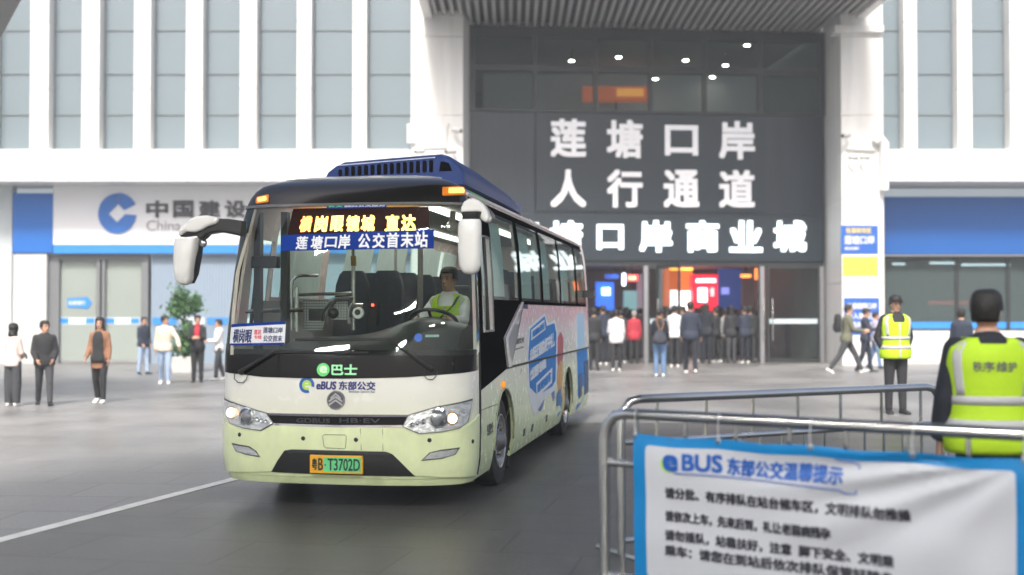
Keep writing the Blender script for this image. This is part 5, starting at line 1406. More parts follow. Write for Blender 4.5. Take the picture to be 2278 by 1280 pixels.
for u in (-.45, .45):
    lb = MB().box(u - .05, u + .05, 1.2, BL - .6, 2.685, 2.715).build('cabin_fill_strip', mat('fill_strip_lit', (1, .97, .9), emit=4, var=0), bus, local=True)  # unseen strip lamps added to brighten the cabin
skin('roof_decal', [(SC_ + .5, 2.76), (SC_ + 1.3, 2.76), (SC_ + 1.1, 2.84), (SC_ + .3, 2.86)], mat('decal_leaf', (.12, .42, .10), .4), .0006, .002, step=(.3, .03))
skin('roof_decal', [(SC_ + .05, 2.77), (SC_ + .45, 2.76), (SC_ + .35, 2.86), (SC_ + .0, 2.87)], mat('decal_sea', (.02, .16, .42), .4), .0006, .002, step=(.3, .03))
# ================================================================ people
TR = [  # torso rings at 1.75 m: z, rx, ry, y
    (.80, .150, .105, .004), (.88, .172, .125, .008), (.96, .172, .122, .006), (1.06, .150, .104, .0), (1.18, .158, .108, -.004), (1.30, .176, .116, -.002),
    (1.38, .184, .112, .004), (1.43, .170, .098, .010), (1.465, .120, .078, .012), (1.49, .070, .064, .010), (1.54, .056, .058, .0)]
HR = [  # head rings above the chin: z, rx, ry, y
    (-.012, .020, .024, -.046), (0, .040, .046, -.036), (.025, .054, .066, -.020), (.055, .063, .080, -.010), (.085, .068, .088, -.003), (.115, .072, .093, 0),
    (.145, .0735, .095, .003), (.175, .068, .088, .005), (.20, .052, .068, .006), (.217, .030, .038, .006), (.223, .004, .005, .006)]
def _ring(tab, z):
    if z <= tab[0][0]: return tab[0][1:]
    for a, b in zip(tab, tab[1:]):
        if z <= b[0]:
            k = (z - a[0]) / (b[0] - a[0]); return tuple(a[i] + (b[i] - a[i]) * k for i in (1, 2, 3))
    return tab[-1][1:]
def remesh(o, vox, smooth=2):
    m = o.modifiers.new('remesh', 'REMESH'); m.mode = 'VOXEL'; m.voxel_size = vox; m.use_smooth_shade = True
    if smooth:
        s_ = o.modifiers.new('smooth', 'SMOOTH'); s_.factor = .5; s_.iterations = smooth
def cloth(name, col): return mat('cloth_' + name, col, .85, var=.14, vscale=9, bump=.35, bscale=14)
SKIN = mat('skin', (.50, .29, .20), .5, var=.05, vscale=20)
SKIN2 = mat('skin_tan', (.44, .25, .165), .5, var=.05, vscale=20)
HAIRM = mat('hair_black', (.012, .010, .009), .45, bump=.6, bscale=90, var=.2)
HAIRG = mat('hair_grey', (.30, .29, .28), .6, bump=.5, bscale=90)
EYE = mat('eye_dark', (.02, .015, .012), .2); LIP = mat('lips', (.38, .14, .11), .5)
STRIPE = mat('reflective_grey', (.46, .46, .47), .45, var=.04)
HIVIS = mat('hivis_yellow', (.44, .68, .014), .7, emit=.0, var=.05, bump=.4, bscale=9)

def person(label, x, y, z, H, yaw, top=None, legs=None, shoe=None, pose={}, hair='short', group=None, hairm=None, skin=None, vox=.010, face=False, hem=.84, sw=1.,
           wide=1., hood=False, inner=None, cap=None, vest=None, scarf=None, category='person', bulk=.014, seat_z=None):
    k = H / 1.75; skin = skin or SKIN; hairm = hairm or HAIRM
    g = lambda n, d: pose.get(n, d)
    lean = R(g('lean', 0)); hy = R(g('head_yaw', 0)); ht = R(g('head_tilt', 0))
    legsp = {1: g('lleg', (0, 0)), -1: g('rleg', (0, 0))}
    J = {}
    for s in (1, -1):
        a, b = R(legsp[s][0]), R(legsp[s][1])
        hp = Vector((.088 * s, 0, .91)); kn = hp + Vector((.012 * s, -math.sin(a), -math.cos(a))) * .43
        an = kn + Vector((.008 * s, -math.sin(a - b), -math.cos(a - b))) * .41
        J[s] = (hp, kn, an, a - b)
    lift = .075 - min(J[1][2].z, J[-1][2].z) if seat_z is None else 0
    up = Vector((0, 0, lift))
    def LN(p):
        p = Vector(p)
        h = max(0, p.z - .95)
        return Vector((p.x, p.y - h * math.sin(lean), p.z - h * (1 - math.cos(lean)))) + up
    def T(zz, ang, off=0.):
        rx, ry, yo = _ring(TR, zz); e = .85
        c, s_ = math.cos(ang), math.sin(ang)
        px_ = (rx * sw + off) * (abs(s_) ** e) * (1 if s_ > 0 else -1); py_ = yo - (ry + off) * (abs(c) ** e) * (1 if c > 0 else -1)
        return LN((px_, py_, zz))
    root = thing('person', label, category, (x, y, z), yaw, group)
    def fin(mb, name, m, par=None, vx=None, sm=2, smooth=True):
        par = par or root
        mb.v = [tuple(Vector(p) * k) for p in mb.v]
        o = mb.build(name, m, par, smooth='all' if smooth else False, local=True)
        if vx: remesh(o, vx, sm)
        return o
    # ---- arms
    A = {}
    for s, nm in ((1, 'larm'), (-1, 'rarm')):
        sa, ab, be, inw = [R(v) for v in g(nm, (4, 9, 14, 0))]
        sh = LN((.160 * s * sw, .008, 1.405))
        ud = Vector((s * math.sin(ab), -math.sin(sa) * math.cos(ab), -math.cos(sa) * math.cos(ab)))
        el = sh + ud * .29
        q = sa + be
        fd = Vector((s * (math.sin(ab) * .5 * math.cos(inw)) - s * math.sin(inw), -math.sin(q) * math.cos(inw), -math.cos(q) * math.cos(inw))).normalized()
        wr = el + fd * .25
        A[s] = (sh, el, wr, fd)
    # ---- body
    b = MB(); n = 22
    b.loft([[T(zz, 2 * math.pi * i / n) for i in range(n)] for zz, *_ in TR])
    for s in (1, -1):
        hp, kn, an, fa = J[s]
        b.tube([hp + up + Vector((0, 0, .04)), hp.lerp(kn, .5) + up + Vector((0, -.006, 0)), kn + up, kn.lerp(an, .35) + up + Vector((0, .012, 0)), an + up, an + up - Vector((0, 0, .04))], [.092, .072, .052, .052, .034, .036], 12)
        sh, el, wr, fd = A[s]
        b.sphere(sh, .056, .052, .055)
        b.tube([sh, sh.lerp(el, .5), el, el.lerp(wr, .3), wr], [.052, .046, .038, .038, .027], 10)
        N = Vector((-s, -.15, -.35)); N = (N - fd * N.dot(fd)).normalized(); Sd = fd.cross(N)
        if Sd.dot(Vector((0, -1, .25))) < 0: Sd = -Sd
        def hand_ring(t, w_, th): c_ = wr + fd * t; return [c_ + Sd * (w_ * math.cos(q)) + N * (th * math.sin(q)) for q in [2 * math.pi * i / 10 for i in range(10)]]
        b.loft([hand_ring(-.01, .026, .02), hand_ring(.03, .036, .017), hand_ring(.065, .041, .015), hand_ring(.09, .040, .013)])
        curl = R(g('curl', 22))
        for i, (off, ln) in enumerate(((.031, .068), (.0105, .077), (-.0105, .072), (-.031, .056))):
            p = wr + fd * .086 + Sd * off; d = (fd + Sd * off * 1.6).normalized(); pts = [p - d * .02, p]; aa = 0
            for seg in (.45, .32, .23):
                aa += curl * (1 + .12 * i); dd = d * math.cos(aa) + N * math.sin(aa); p = p + dd * ln * seg; pts.append(p)
            b.tube(pts, [.0095, .0095, .0088, .0080, .0066], 7)
        p = wr + fd * .022 + Sd * .028; d = (fd * .75 + Sd * .6 + N * .35).normalized()
        b.tube([p, p + d * .032, p + d * .055 + fd * .006, p + d * .066 + fd * .022 + N * .006], [.014, .0125, .0105, .0085], 7)
    # ---- head
    hc = LN((0, -.008, 1.527)); rz_ = Matrix.Rotation(hy, 3, 'Z') @ Matrix.Rotation(ht, 3, 'X')
    def HP(p): return hc + rz_ @ Vector(p)
    def hpt(zz, ang, sc=1., dz=0., o=0.):
        rx, ry, yo = _ring(HR, zz); return HP(((rx * sc + o) * math.sin(ang), yo - (ry * sc + o) * math.cos(ang), zz + dz))
    b.loft([[hpt(zz, 2 * math.pi * i / 20) for i in range(20)] for zz, *_ in HR])
    b.tube([HP((0, -.086, .112)), HP((0, -.100, .085)), HP((0, -.106, .072)), HP((0, -.092, .063))], [.008, .011, .014, .009], 8)     # nose
    for s in (1, -1):
        b.sphere(HP((.071 * s, .012, .092)), .011, .018, .03, 8, 6)                                # ear
        b.sphere(HP((.012 * s, -.096, .07)), .009, .009, .008, 8, 5)
    b.tube([HP((-.045, -.070, .128)), HP((0, -.093, .130)), HP((.045, -.070, .128))], [.008, .010, .008], 7)     # brow ridge
    b.tube([HP((-.020, -.082, .043)), HP((0, -.092, .044)), HP((.020, -.082, .043))], [.006, .009, .006], 7)
    body = fin(b, 'body', skin, vx=vox)
    if face:
        for s in (1, -1):
            fin(MB().sphere(HP((.031 * s, -.0855, .110)), .0125, .006, .0058, 10, 6), 'eye', EYE)
            fin(MB().tube([HP((.016 * s, -.0975, .133)), HP((.032 * s, -.093, .137)), HP((.046 * s, -.077, .131))], [.003, .0042, .002], 6), 'eyebrow', HAIRM)
        fin(MB().tube([HP((-.023, -.086, .041)), HP((0, -.1005, .042)), HP((.023, -.086, .041))], [.002, .0062, .002], 8), 'lips', LIP)
    # ---- hair
    if hair:
        rnd = random.Random(hash_(label)); hb = MB(); na = 28
        lv = [-.16 + .02 * i for i in range(8)] if hair == 'long' else ([-.05, -.02] if hair == 'bob' else [])
        lv += [.0, .03, .05, .07, .09, .11, .13, .15, .165, .18, .195, .208, .217, .2225]
        lv = [l for l in lv if hair != 'short' or l >= .05]
        grid = []
        for zz in lv:
            row = []
            for i in range(na):
                a = 2 * math.pi * i / na
                o = .010 + .007 * rnd.random() + (.007 if zz > .19 else 0)
                if zz < .06 and hair != 'short':
                    rx, ry, yo = _ring(HR, .09); w_ = 1.0 + .25 * max(0, (.06 - zz)) / .2
                    row.append(HP(((rx + o) * w_ * math.sin(a), yo + .012 - (ry + o) * math.cos(a) * (1 if math.cos(a) < 0 else .75), zz)))
                else: row.append(hpt(zz, a, 1., .010 * max(0, (zz - .1) / .12), o))
            grid.append(row)
        vs = [p for r_ in grid for p in r_]; fs = []
        for j in range(len(lv) - 1):
            zc = (lv[j] + lv[j + 1]) / 2
            for i in range(na):
                a = 2 * math.pi * (i + .5) / na; a = abs(a - 2 * math.pi if a > math.pi else a)
                lim = R(62) if hair == 'short' else R(48)
                if hair == 'short':
                    lim = R(60) if zc > .105 else R(122)
                if a < lim and zc < .168: continue
                fs.append((j * na + i, j * na + (i + 1) % na, (j + 1) * na + (i + 1) % na, (j + 1) * na + i))
        fs.append(tuple((len(lv) - 1) * na + i for i in range(na)))
        hb.add(vs, fs)
        ho = fin(hb, 'hair', hairm); so = ho.modifiers.new('solid', 'SOLIDIFY'); so.thickness = .014 * k; so.offset = 0
    if cap:
        cb_ = MB(); cb_.loft([[hpt(zz, 2 * math.pi * i / 20, 1.05, dz, .014) for i in range(20)] for zz, dz in ((.145, 0), (.16, .002), (.18, .010), (.20, .016), (.217, .020), (.2225, .022))])
        co = fin(cb_, 'cap', cap)
        br_ = MB(); sh_ = [(.075 * math.sin(a), -.085 - .07 * max(0, math.cos(a)) ** .7) for a in [R(-90 + 15 * i) for i in range(13)]] + [(.05, -.05), (-.05, -.05)]
        slab(br_, poly_sheet(sh_), lambda x_, y_, d: HP((x_, y_, .150 + d - 2.2 * x_ * x_)), 0, .006); fin(br_, 'brim', cap, co)
    # ---- clothes
    if top:
        j = MB(); zs_ = [hem] + [t[0] for t in TR if hem + .03 < t[0] < 1.47] + [1.485]
        fl_ = lambda zz: bulk + (.012 if zz < 1.0 else 0)
        j.loft([[T(zz, 2 * math.pi * i / n, fl_(zz)) for i in range(n)] for zz in zs_])
        for s in (1, -1):
            sh, el, wr, fd = A[s]
            j.sphere(sh, .046 + bulk, .048 + bulk, .050 + bulk)
            j.tube([sh, sh.lerp(el, .5), el, el.lerp(wr, .5), wr - fd * .005], [.046 + bulk, .044 + bulk, .040 + bulk, .038 + bulk, .028 + bulk], 12)
        cl_ = [LN((.068 * math.sin(a), .008 - .066 * math.cos(a), 1.492 + .014 * (1 - math.cos(a)) * .5)) for a in [2 * math.pi * i / 16 for i in range(17)]]
        j.tube(cl_, .018, 8)
        if hood: j.sphere(LN((0, .085, 1.455)), .095, .05, .075)
        fin(j, 'jacket', top, vx=.014)
    if inner:
        p_i = MB(); slab(p_i, poly_sheet([(R(-40), .83), (R(40), .83), (R(30), 1.3), (R(20), 1.47), (R(-20), 1.47), (R(-30), 1.3)], step=(R(8), .08)), lambda a, zz, d: T(zz, a, bulk + .012 + d + (.012 if zz < 1.0 else 0)), 0, .008); fin(p_i, 'shirt_front', inner)
    if scarf:
        sc_2 = MB().tube([LN((.075 * math.sin(a), .0 - .078 * math.cos(a), 1.49)) for a in [2 * math.pi * i / 14 for i in range(15)]], .026, 8)
        slab(sc_2, poly_sheet([(R(-16), 1.18), (R(16), 1.18), (R(14), 1.47), (R(-14), 1.47)], step=(R(8), .08)), lambda a, zz, d: T(zz, a, bulk + .014 + d), 0, .012); fin(sc_2, 'scarf', scarf)
    if legs:
        l_ = MB(); l_.loft([[T(zz, 2 * math.pi * i / n, .012) for i in range(n)] for zz in (.80, .88, .96, 1.02)])
        for s in (1, -1):
            hp, kn, an, fa = J[s]
            l_.tube([hp + up + Vector((0, 0, .03)), hp.lerp(kn, .5) + up, kn + up, kn.lerp(an, .5) + up + Vector((0, .006, 0)), an + up - Vector((0, 0, .012))], [.103, .086 * wide ** .5, .070 * wide, .062 * wide, .055 * wide], 12)
        fin(l_, 'trousers', legs, vx=.014)
    if shoe:
        for s in (1, -1):
            hp, kn, an, fa = J[s]; m_ = Matrix.Rotation(-max(-.6, min(.5, fa * .7)), 3, 'X') if seat_z is None else Matrix.Identity(3)
            o_ = an + up
            sp_ = Matrix.Rotation(R(8) * s, 3, 'Z')
            rr = []
            for yy, w_, h_ in ((.075, .022, .05), (.06, .034, .075), (.0, .040, .085), (-.06, .044, .065), (-.12, .048, .045), (-.165, .040, .034), (-.19, .018, .02)):
                rr.append([o_ + m_ @ (sp_ @ Vector((w_ * math.copysign(abs(math.cos(a)) ** .6, math.cos(a)), yy, -.075 + h_ * .5 + h_ * .5 * math.copysign(abs(math.sin(a)) ** .6, math.sin(a))))) for a in [2 * math.pi * i / 12 for i in range(12)]])
            fin(MB().loft(rr), 'shoe', shoe)
    if vest:
        vt_ = MB(); ob = bulk + .016
        def tp(z0, z1, a0, a1, o0, th, name, m, par=None, zt0=None):
            q = MB(); slab(q, poly_sheet([(a0, z0), (a1, z0), (a1, z1), (a0, z1)], step=(R(9), .05)), lambda a, zz, d: T(zz, a, o0 + d + (.012 if zz < 1. else 0)), 0, th); return fin(q, name, m, par)
        zt_ = 1.485
        # front and back panels narrowing to the shoulders, joined under the arms
        for a0, nm in ((0, 'vest'), (math.pi, 'vest')):
            q = MB(); pl_ = [(a0 - R(90), .82), (a0 + R(90), .82), (a0 + R(90), 1.24), (a0 + R(74), 1.32), (a0 + R(66), 1.43), (a0 + R(60), zt_), (a0 + R(30), zt_), (a0 + R(16), 1.45 if a0 else 1.36), (a0 - R(16), 1.45 if a0 else 1.36), (a0 - R(30), zt_), (a0 - R(60), zt_), (a0 - R(66), 1.43), (a0 - R(74), 1.32), (a0 - R(90), 1.24)]
            slab(q, poly_sheet(pl_, step=(R(9), .05)), lambda a, zz, d: T(zz, a, ob + d + (.012 if zz < 1. else 0)), 0, .008)
            vo = fin(q, nm, vest)
            for z0 in (1.10, .965): tp(z0, z0 + .05, a0 - R(89), a0 + R(89), ob + .0085, .003, 'reflective_stripe', STRIPE, vo)
            for sg_ in (1, -1):
                aa = a0 + sg_ * R(48); tp(1.153, 1.46, aa - R(8), aa + R(8), ob + .0085, .003, 'reflective_stripe', STRIPE, vo)
            if a0 == 0: tp(.83, 1.35, -R(2), R(2), ob + .0085, .004, 'zip', STRIPE, vo)
            else: root['_vb'] = 1; person.back = (vo, T, ob, k)
    if '_vb' in root: del root['_vb']
    person.last = (root, T, LN, A, HP, k, fin)
    return root
def hash_(s):
    h = 7
    for c in s: h = (h * 31 + ord(c)) % 1000003
    return h
def stand(label, foot, head, yaw, **kw):
    f = ground(*foot); h = at(foot[0], head, f.y).z
    return person(label, f.x, f.y, 0, h / 1.0, R(yaw), **kw)
def W_L(yaw_s=1): pass
def walk(a=24, b=10, arm=20): return {'lleg': (a, b), 'rleg': (-a * .8, b * 1.6), 'larm': (-arm, 8, 16, 0), 'rarm': (arm, 8, 22, 0)}
def walk2(a=24, b=10, arm=20): return {'rleg': (a, b), 'lleg': (-a * .8, b * 1.6), 'rarm': (-arm, 8, 16, 0), 'larm': (arm, 8, 22, 0)}
C_black = cloth('black', (.022, .023, .026)); C_navy = cloth('navy', (.022, .030, .052)); C_cream = cloth('cream', (.66, .60, .48)); C_pink = cloth('pale_pink', (.70, .58, .54))
C_brown = cloth('brown', (.26, .13, .075)); C_white = cloth('white', (.70, .69, .70)); C_jean = cloth('jeans', (.13, .22, .38)); C_ljean = cloth('pale_jeans', (.34, .44, .60)); C_char = cloth('charcoal', (.05, .053, .06))
C_red = cloth('red', (.42, .03, .05)); C_grey = cloth('grey', (.30, .30, .31)); C_olive = cloth('olive', (.13, .135, .09)); C_dnavy = cloth('deep_navy', (.012, .015, .024)); C_plum = cloth('plum', (.06, .045, .055))
S_w = mat('shoe_white', (.72, .71, .69), .6); S_b = mat('shoe_black', (.02, .02, .02), .5)
HOLD = {'larm': (22, 6, 78, 28), 'rarm': (22, 6, 78, 28)}
PEOPLE_GROUP = 'pedestrians on the square'
stand('woman in pale pink jacket and wide dark trousers at the far left edge', (28, 903), 721, 165, top=C_pink, legs=C_char, shoe=S_w, hair='bob', wide=1.5, sw=.9, group=PEOPLE_GROUP, pose={'larm': (12, 6, 60, 20), 'rarm': (12, 6, 60, 20)})
stand('man in black padded jacket striding, second from the left edge', (98, 902), 711, 25, top=C_black, legs=C_char, shoe=S_b, group=PEOPLE_GROUP, face=True, bulk=.026, pose=dict(walk(20, 6, 6), head_yaw=30, larm=(8, 10, 40, 18), rarm=(8, 10, 40, 18)))
stand('long haired woman in open brown jacket walking towards the camera', (221, 896), 707, 2, top=C_brown, legs=C_black, shoe=S_w, hair='long', inner=C_black, sw=.92, hem=.70, group=PEOPLE_GROUP, face=True, pose=dict(walk(9, 8, 6), larm=(4, 10, 20, 0), rarm=(10, 9, 30, 0)))
stand('man in dark blue jacket and pale jeans standing by the bank doors', (319, 833), 706, 50, top=C_navy, legs=C_ljean, shoe=S_b, group=PEOPLE_GROUP, face=True, pose={'larm': (5, 5, 30, 12), 'rarm': (5, 5, 30, 12), 'lleg': (6, 2), 'rleg': (-6, 2)})
stand('man in cream jacket and light jeans turning his head away', (366, 854), 703, 12, top=C_cream, legs=C_ljean, shoe=S_w, group=PEOPLE_GROUP, face=True, bulk=.022, pose=dict(walk(10, 8, 5), head_yaw=62, larm=(14, 32, 10, 0), rarm=(0, 9, 12, 0)))
stand('person all in black with red scarf, hands held together', (439, 851), 703, 8, top=C_black, legs=C_black, shoe=S_b, scarf=C_red, group=PEOPLE_GROUP, face=True, pose=dict(HOLD, lleg=(0, 0), rleg=(0, 0), head_yaw=15))
stand('woman in white jacket with tied back hair beside the bus mirror', (486, 846), 711, -62, top=C_white, legs=C_char, shoe=S_w, sw=.9, group=PEOPLE_GROUP, face=True, pose=dict(walk(10, 6, 5), larm=(20, 6, 70, 20), rarm=(20, 6, 70, 20)))

DG = 'people waiting at the glass doors'
stand('person in white hooded jacket and black trousers, seen from behind, left of the door posts', (1371, 826), 690, 176, top=C_white, legs=C_black, shoe=S_w, hood=True, group=DG, bulk=.024, hem=.80, pose=dict(larm=(16, 8, 40, 14), rarm=(10, 8, 20, 5), lleg=(-4, 2), rleg=(4, 2)))
stand('grey haired person in bright red jacket facing the doors', (1411, 809), 693, 180, top=C_red, legs=C_black, shoe=S_b, hairm=HAIRG, group=DG, hem=.78)
stand('woman in blue jeans with dark shoulder bag outside the doors', (1468, 838), 688, 170, top=C_dnavy, legs=C_jean, shoe=S_w, hair='short', group=DG, sw=.92, pose=dict(head_yaw=-40, larm=(15, 8, 60, 10), rarm=(8, 10, 24, 6)))
rt, T_, LN_, A_, HP_, k_, fin_ = person.last
f_ = ground(1468, 838)
bg = thing('shoulder_bag', 'dark slouchy shoulder bag worn by the woman in jeans', 'bag', (f_.x - .02, f_.y - .2, .95))
q = MB().loft([[Vector((f_.x - .03 + w_ * math.cos(a), f_.y - .24 + .07 * math.sin(a), z_)) for a in [2 * math.pi * i / 14 for i in range(14)]] for z_, w_ in ((.88, .10), (.90, .18), (1.0, .19), (1.12, .13), (1.22, .05), (1.25, .015))]); q.build('bag_body', cloth('bag_slate', (.045, .05, .065)), bg, smooth='all')
MB().tube([(f_.x - .03, f_.y - .22, 1.22), (f_.x - .1, f_.y - .16, 1.42), (f_.x - .06, f_.y - .05, 1.60), (f_.x + .03, f_.y - .02, 1.60), (f_.x + .08, f_.y - .16, 1.38), (f_.x + .02, f_.y - .22, 1.2)], .018, 8).build('strap', cloth('strap_tan', (.20, .10, .05)), bg)
stand('woman in white jacket and black leggings just behind the bag carrier', (1501, 817), 681, 168, top=C_white, legs=C_black, shoe=S_w, group=DG, sw=.94, pose=dict(larm=(20, 8, 60, 15), rarm=(14, 8, 40, 10), head_yaw=-25))
stand('tall man in navy sweater and trousers walking into the doors', (1536, 831), 671, 178, top=C_navy, legs=C_dnavy, shoe=S_w, group=DG, pose=dict(walk(13, 6, 8), rarm=(4, 16, 20, 0), larm=(6, 8, 20, 4)))
stand('person in light grey hooded top at the back of the queue', (1613, 806), 689, 184, top=C_grey, legs=C_char, shoe=S_b, hood=True, group=DG, pose={'larm': (14, 7, 40, 14), 'rarm': (14, 7, 40, 14)})
# the packed crowd
rnd = random.Random(11)
spots = [(1322, 822, 684), (1340, 812, 682), (1354, 806, 690), (1388, 806, 683), (1398, 801, 688), (1428, 803, 690), (1490, 806, 684), (1520, 806, 682), (1556, 806, 680), (1574, 808, 679), (1588, 804, 684), (1634, 806, 683), (1650, 810, 681), (1666, 808, 683), (1680, 803, 688),
         (1345, 797, 685), (1376, 797, 682), (1410, 796, 686), (1485, 796, 683), (1512, 795, 680), (1545, 795, 683), (1568, 796, 681), (1600, 796, 684), (1626, 796, 681), (1660, 796, 684),
         (1332, 789, 684), (1362, 789, 681), (1392, 789, 685), (1422, 789, 684), (1478, 789, 681), (1500, 788, 684), (1528, 788, 681), (1552, 788, 684), (1582, 789, 681), (1608, 788, 684), (1640, 789, 682), (1672, 789, 685)]
protos = []
C_rust = cloth('rust', (.16, .05, .03)); C_sand = cloth('sand', (.30, .26, .20))
for i, (px, py, hd_p) in enumerate(spots):
    px += rnd.uniform(-7, 7); hd_p += rnd.uniform(-3, 7); py += rnd.uniform(-1.5, 2.5)
    c_ = [C_black, C_dnavy, C_char, C_navy, C_plum, C_dnavy, C_black, C_rust, C_black, C_char, C_sand][(i * 3) % 11]
    lab = 'person in plain muted clothes packed in the crowd behind the open doors'
    if i < 6:
        r_ = stand(lab, (px, py), hd_p, 180 + rnd.uniform(-40, 40), top=c_, legs=[C_black, C_dnavy, C_char][i % 3], shoe=[S_b, S_w][i % 2], group='crowd in the doorway', hair=['short', 'short', 'bob', 'short', 'long', 'short'][i], hood=i % 3 == 1, bulk=.012 + .003 * (i % 4), sw=.93 + .03 * (i % 3),
                   pose=dict([walk(5, 3, 3), {'larm': (20, 6, 60, 18), 'rarm': (20, 6, 60, 18)}, {}][i % 3], head_yaw=rnd.uniform(-30, 30)), vox=.012)
        protos.append(r_)
    else:
        f = ground(px, py); h = at(px, hd_p, f.y).z
        src = protos[(i * 5 + 1) % 6]
        r_ = src.copy(); COL.objects.link(r_); r_.location = (f.x, f.y, 0); r_.rotation_euler = (0, 0, R(180 + rnd.uniform(-65, 65)))
        ph = src['h_']; r_.scale = (h / ph * .5 + .5,) * 2 + (h / ph,)
        for ch in list(src.children):
            cc = ch.copy(); COL.objects.link(cc); cc.parent = r_
            if ch.name.startswith('jacket'):
                cc.material_slots[0].link = 'OBJECT'; cc.material_slots[0].material = c_
            for gch in ch.children:
                gc = gch.copy(); COL.objects.link(gc); gc.parent = cc
    if i < 6:
        f = ground(px, py); r_['h_'] = at(px, hd_p, f.y).z
for r_ in protos: del r_['h_']
for o_ in COL.objects:
    if 'h_' in o_: del o_['h_']

RG = 'walkers by the right pillar'
stand('man in olive jacket with black backpack striding past the right pillar', (1884, 830), 671, 82, top=C_olive, legs=C_char, shoe=S_w, group=RG, face=True, pose=dict(walk(30, 8, 10), larm=(20, 6, 60, 6), rarm=(25, 6, 60, 6), lean=4))
rt, T_, LN_, A_, HP_, k_, fin_ = person.last
f_ = ground(1884, 830)
bp_ = thing('backpack', 'black backpack on the back of the olive jacket man', 'backpack', (f_.x - .2, f_.y, 1.2))
MB().loft([[Vector((f_.x - .245 + .085 * math.copysign(abs(math.cos(a)) ** .6, math.cos(a)) * w_, f_.y + .15 * math.copysign(abs(math.sin(a)) ** .6, math.sin(a)) * w_, z_)) for a in [2 * math.pi * i / 18 for i in range(18)]] for z_, w_ in ((1.12, .7), (1.15, .95), (1.3, 1.05), (1.5, 1.), (1.6, .8), (1.63, .4))]).build('pack', cloth('pack', (.02, .02, .022)), bp_, smooth='all')
MB().loft([[Vector((f_.x - .335 + .03 * math.cos(a), f_.y + .1 * math.copysign(abs(math.sin(a)) ** .6, math.sin(a)), z_)) for a in [2 * math.pi * i / 14 for i in range(14)]] for z_ in (1.18, 1.36)]).build('pocket', cloth('pack', (.02, .02, .022)), bp_, smooth=True)
stand('person in dark navy jacket looking at a phone by the lowest blue notice', (1926, 828), 686, 68, top=C_navy, legs=C_navy, shoe=S_b, group=RG, face=True, pose=dict(walk(12, 6, 6), larm=(30, 6, 70, 20), rarm=(30, 6, 70, 20), head_tilt=8))
stand('person in pale jacket and jeans mostly hidden behind the phone reader', (1948, 820), 695, 75, top=cloth('mauve', (.36, .34, .44)), legs=C_jean, shoe=S_b, group=RG, sw=.9, pose=walk2(12, 6, 6))
stand('person in dark jacket mostly hidden behind the near guard', (2140, 868), 688, 150, top=C_navy, legs=C_black, shoe=S_b, group=RG)
# guards
gd = stand('guard in black cap and yellow reflective vest standing behind the rails', (1993, 921), 660, 4, top=C_black, legs=C_black, shoe=S_b, cap=mat('cap_black', (.015, .015, .017), .8), vest=HIVIS, face=True, vox=.008, scarf=None, group='guards in yellow vests', bulk=.028,
           pose={'larm': (-14, 16, 30, 30), 'rarm': (-14, 16, 30, 30), 'lleg': (2, 0), 'rleg': (-2, 0), 'head_tilt': 4}, category='guard')
rt, T_, LN_, A_, HP_, k_, fin_ = person.last
gy = 7.0; gx = at(2197, 900, gy).x; gh = at(2195, 651, gy).z
person('guard in yellow reflective vest close by, seen from behind', gx, gy, 0, gh, R(172), top=C_dnavy, legs=C_black, shoe=S_b, vest=HIVIS, vox=.006, group='guards in yellow vests', bulk=.034, sw=1.08, skin=SKIN,
       pose={'larm': (2, 11, 10, 0), 'rarm': (-2, 11, 10, 0), 'head_yaw': -24, 'curl': 30}, category='guard')
vo, T_, ob, k_ = person.back
tb = MB(); put_text(tb, '秩序维护', math.pi - .42, math.pi + .42, 1.29, 1.35, lambda a, zz, d: T_(zz, a, ob + .0088 + d) * k_, .02, .002)
tb.build('vest_lettering', mat('ink_grey', (.12, .12, .13)), vo, local=True)
# driver
dv_ = BM @ Vector((.60, 1.72, 0))
zt_d = at(990, 597, dv_.y).z
Hd = 1.66
seat_drop = zt_d - Hd
person('driver in white shirt and yellow vest sitting at the steering wheel of the coach', dv_.x, dv_.y, seat_drop, Hd, -BA + R(-6), top=C_white, legs=C_dnavy, shoe=S_b, skin=SKIN2, vest=HIVIS, face=True, vox=.006, seat_z=0, category='driver', bulk=.014,
       pose={'lleg': (80, 80), 'rleg': (76, 76), 'larm': (48, 14, 40, 16), 'rarm': (48, 14, 40, 16), 'head_yaw': -14, 'curl': 45})
vo, T_, ob, k_ = person.back
root_, T2, LN2, A2, HP2, k2, fin2 = person.last
sb_ = MB(); pts = [T2(1.46, R(42), .06), T2(1.36, R(20), .055), T2(1.25, R(-5), .055), T2(1.12, R(-30), .06), T2(1.0, R(-60), .06)]
sb_.loft([[p + Vector((.02, 0, .012)), p + Vector((-.02, 0, -.012)), p + Vector((-.02, -.006, -.012)), p + Vector((.02, -.006, .012))] for p in pts]); fin2(sb_, 'seat_belt', C_dnavy, smooth=False)

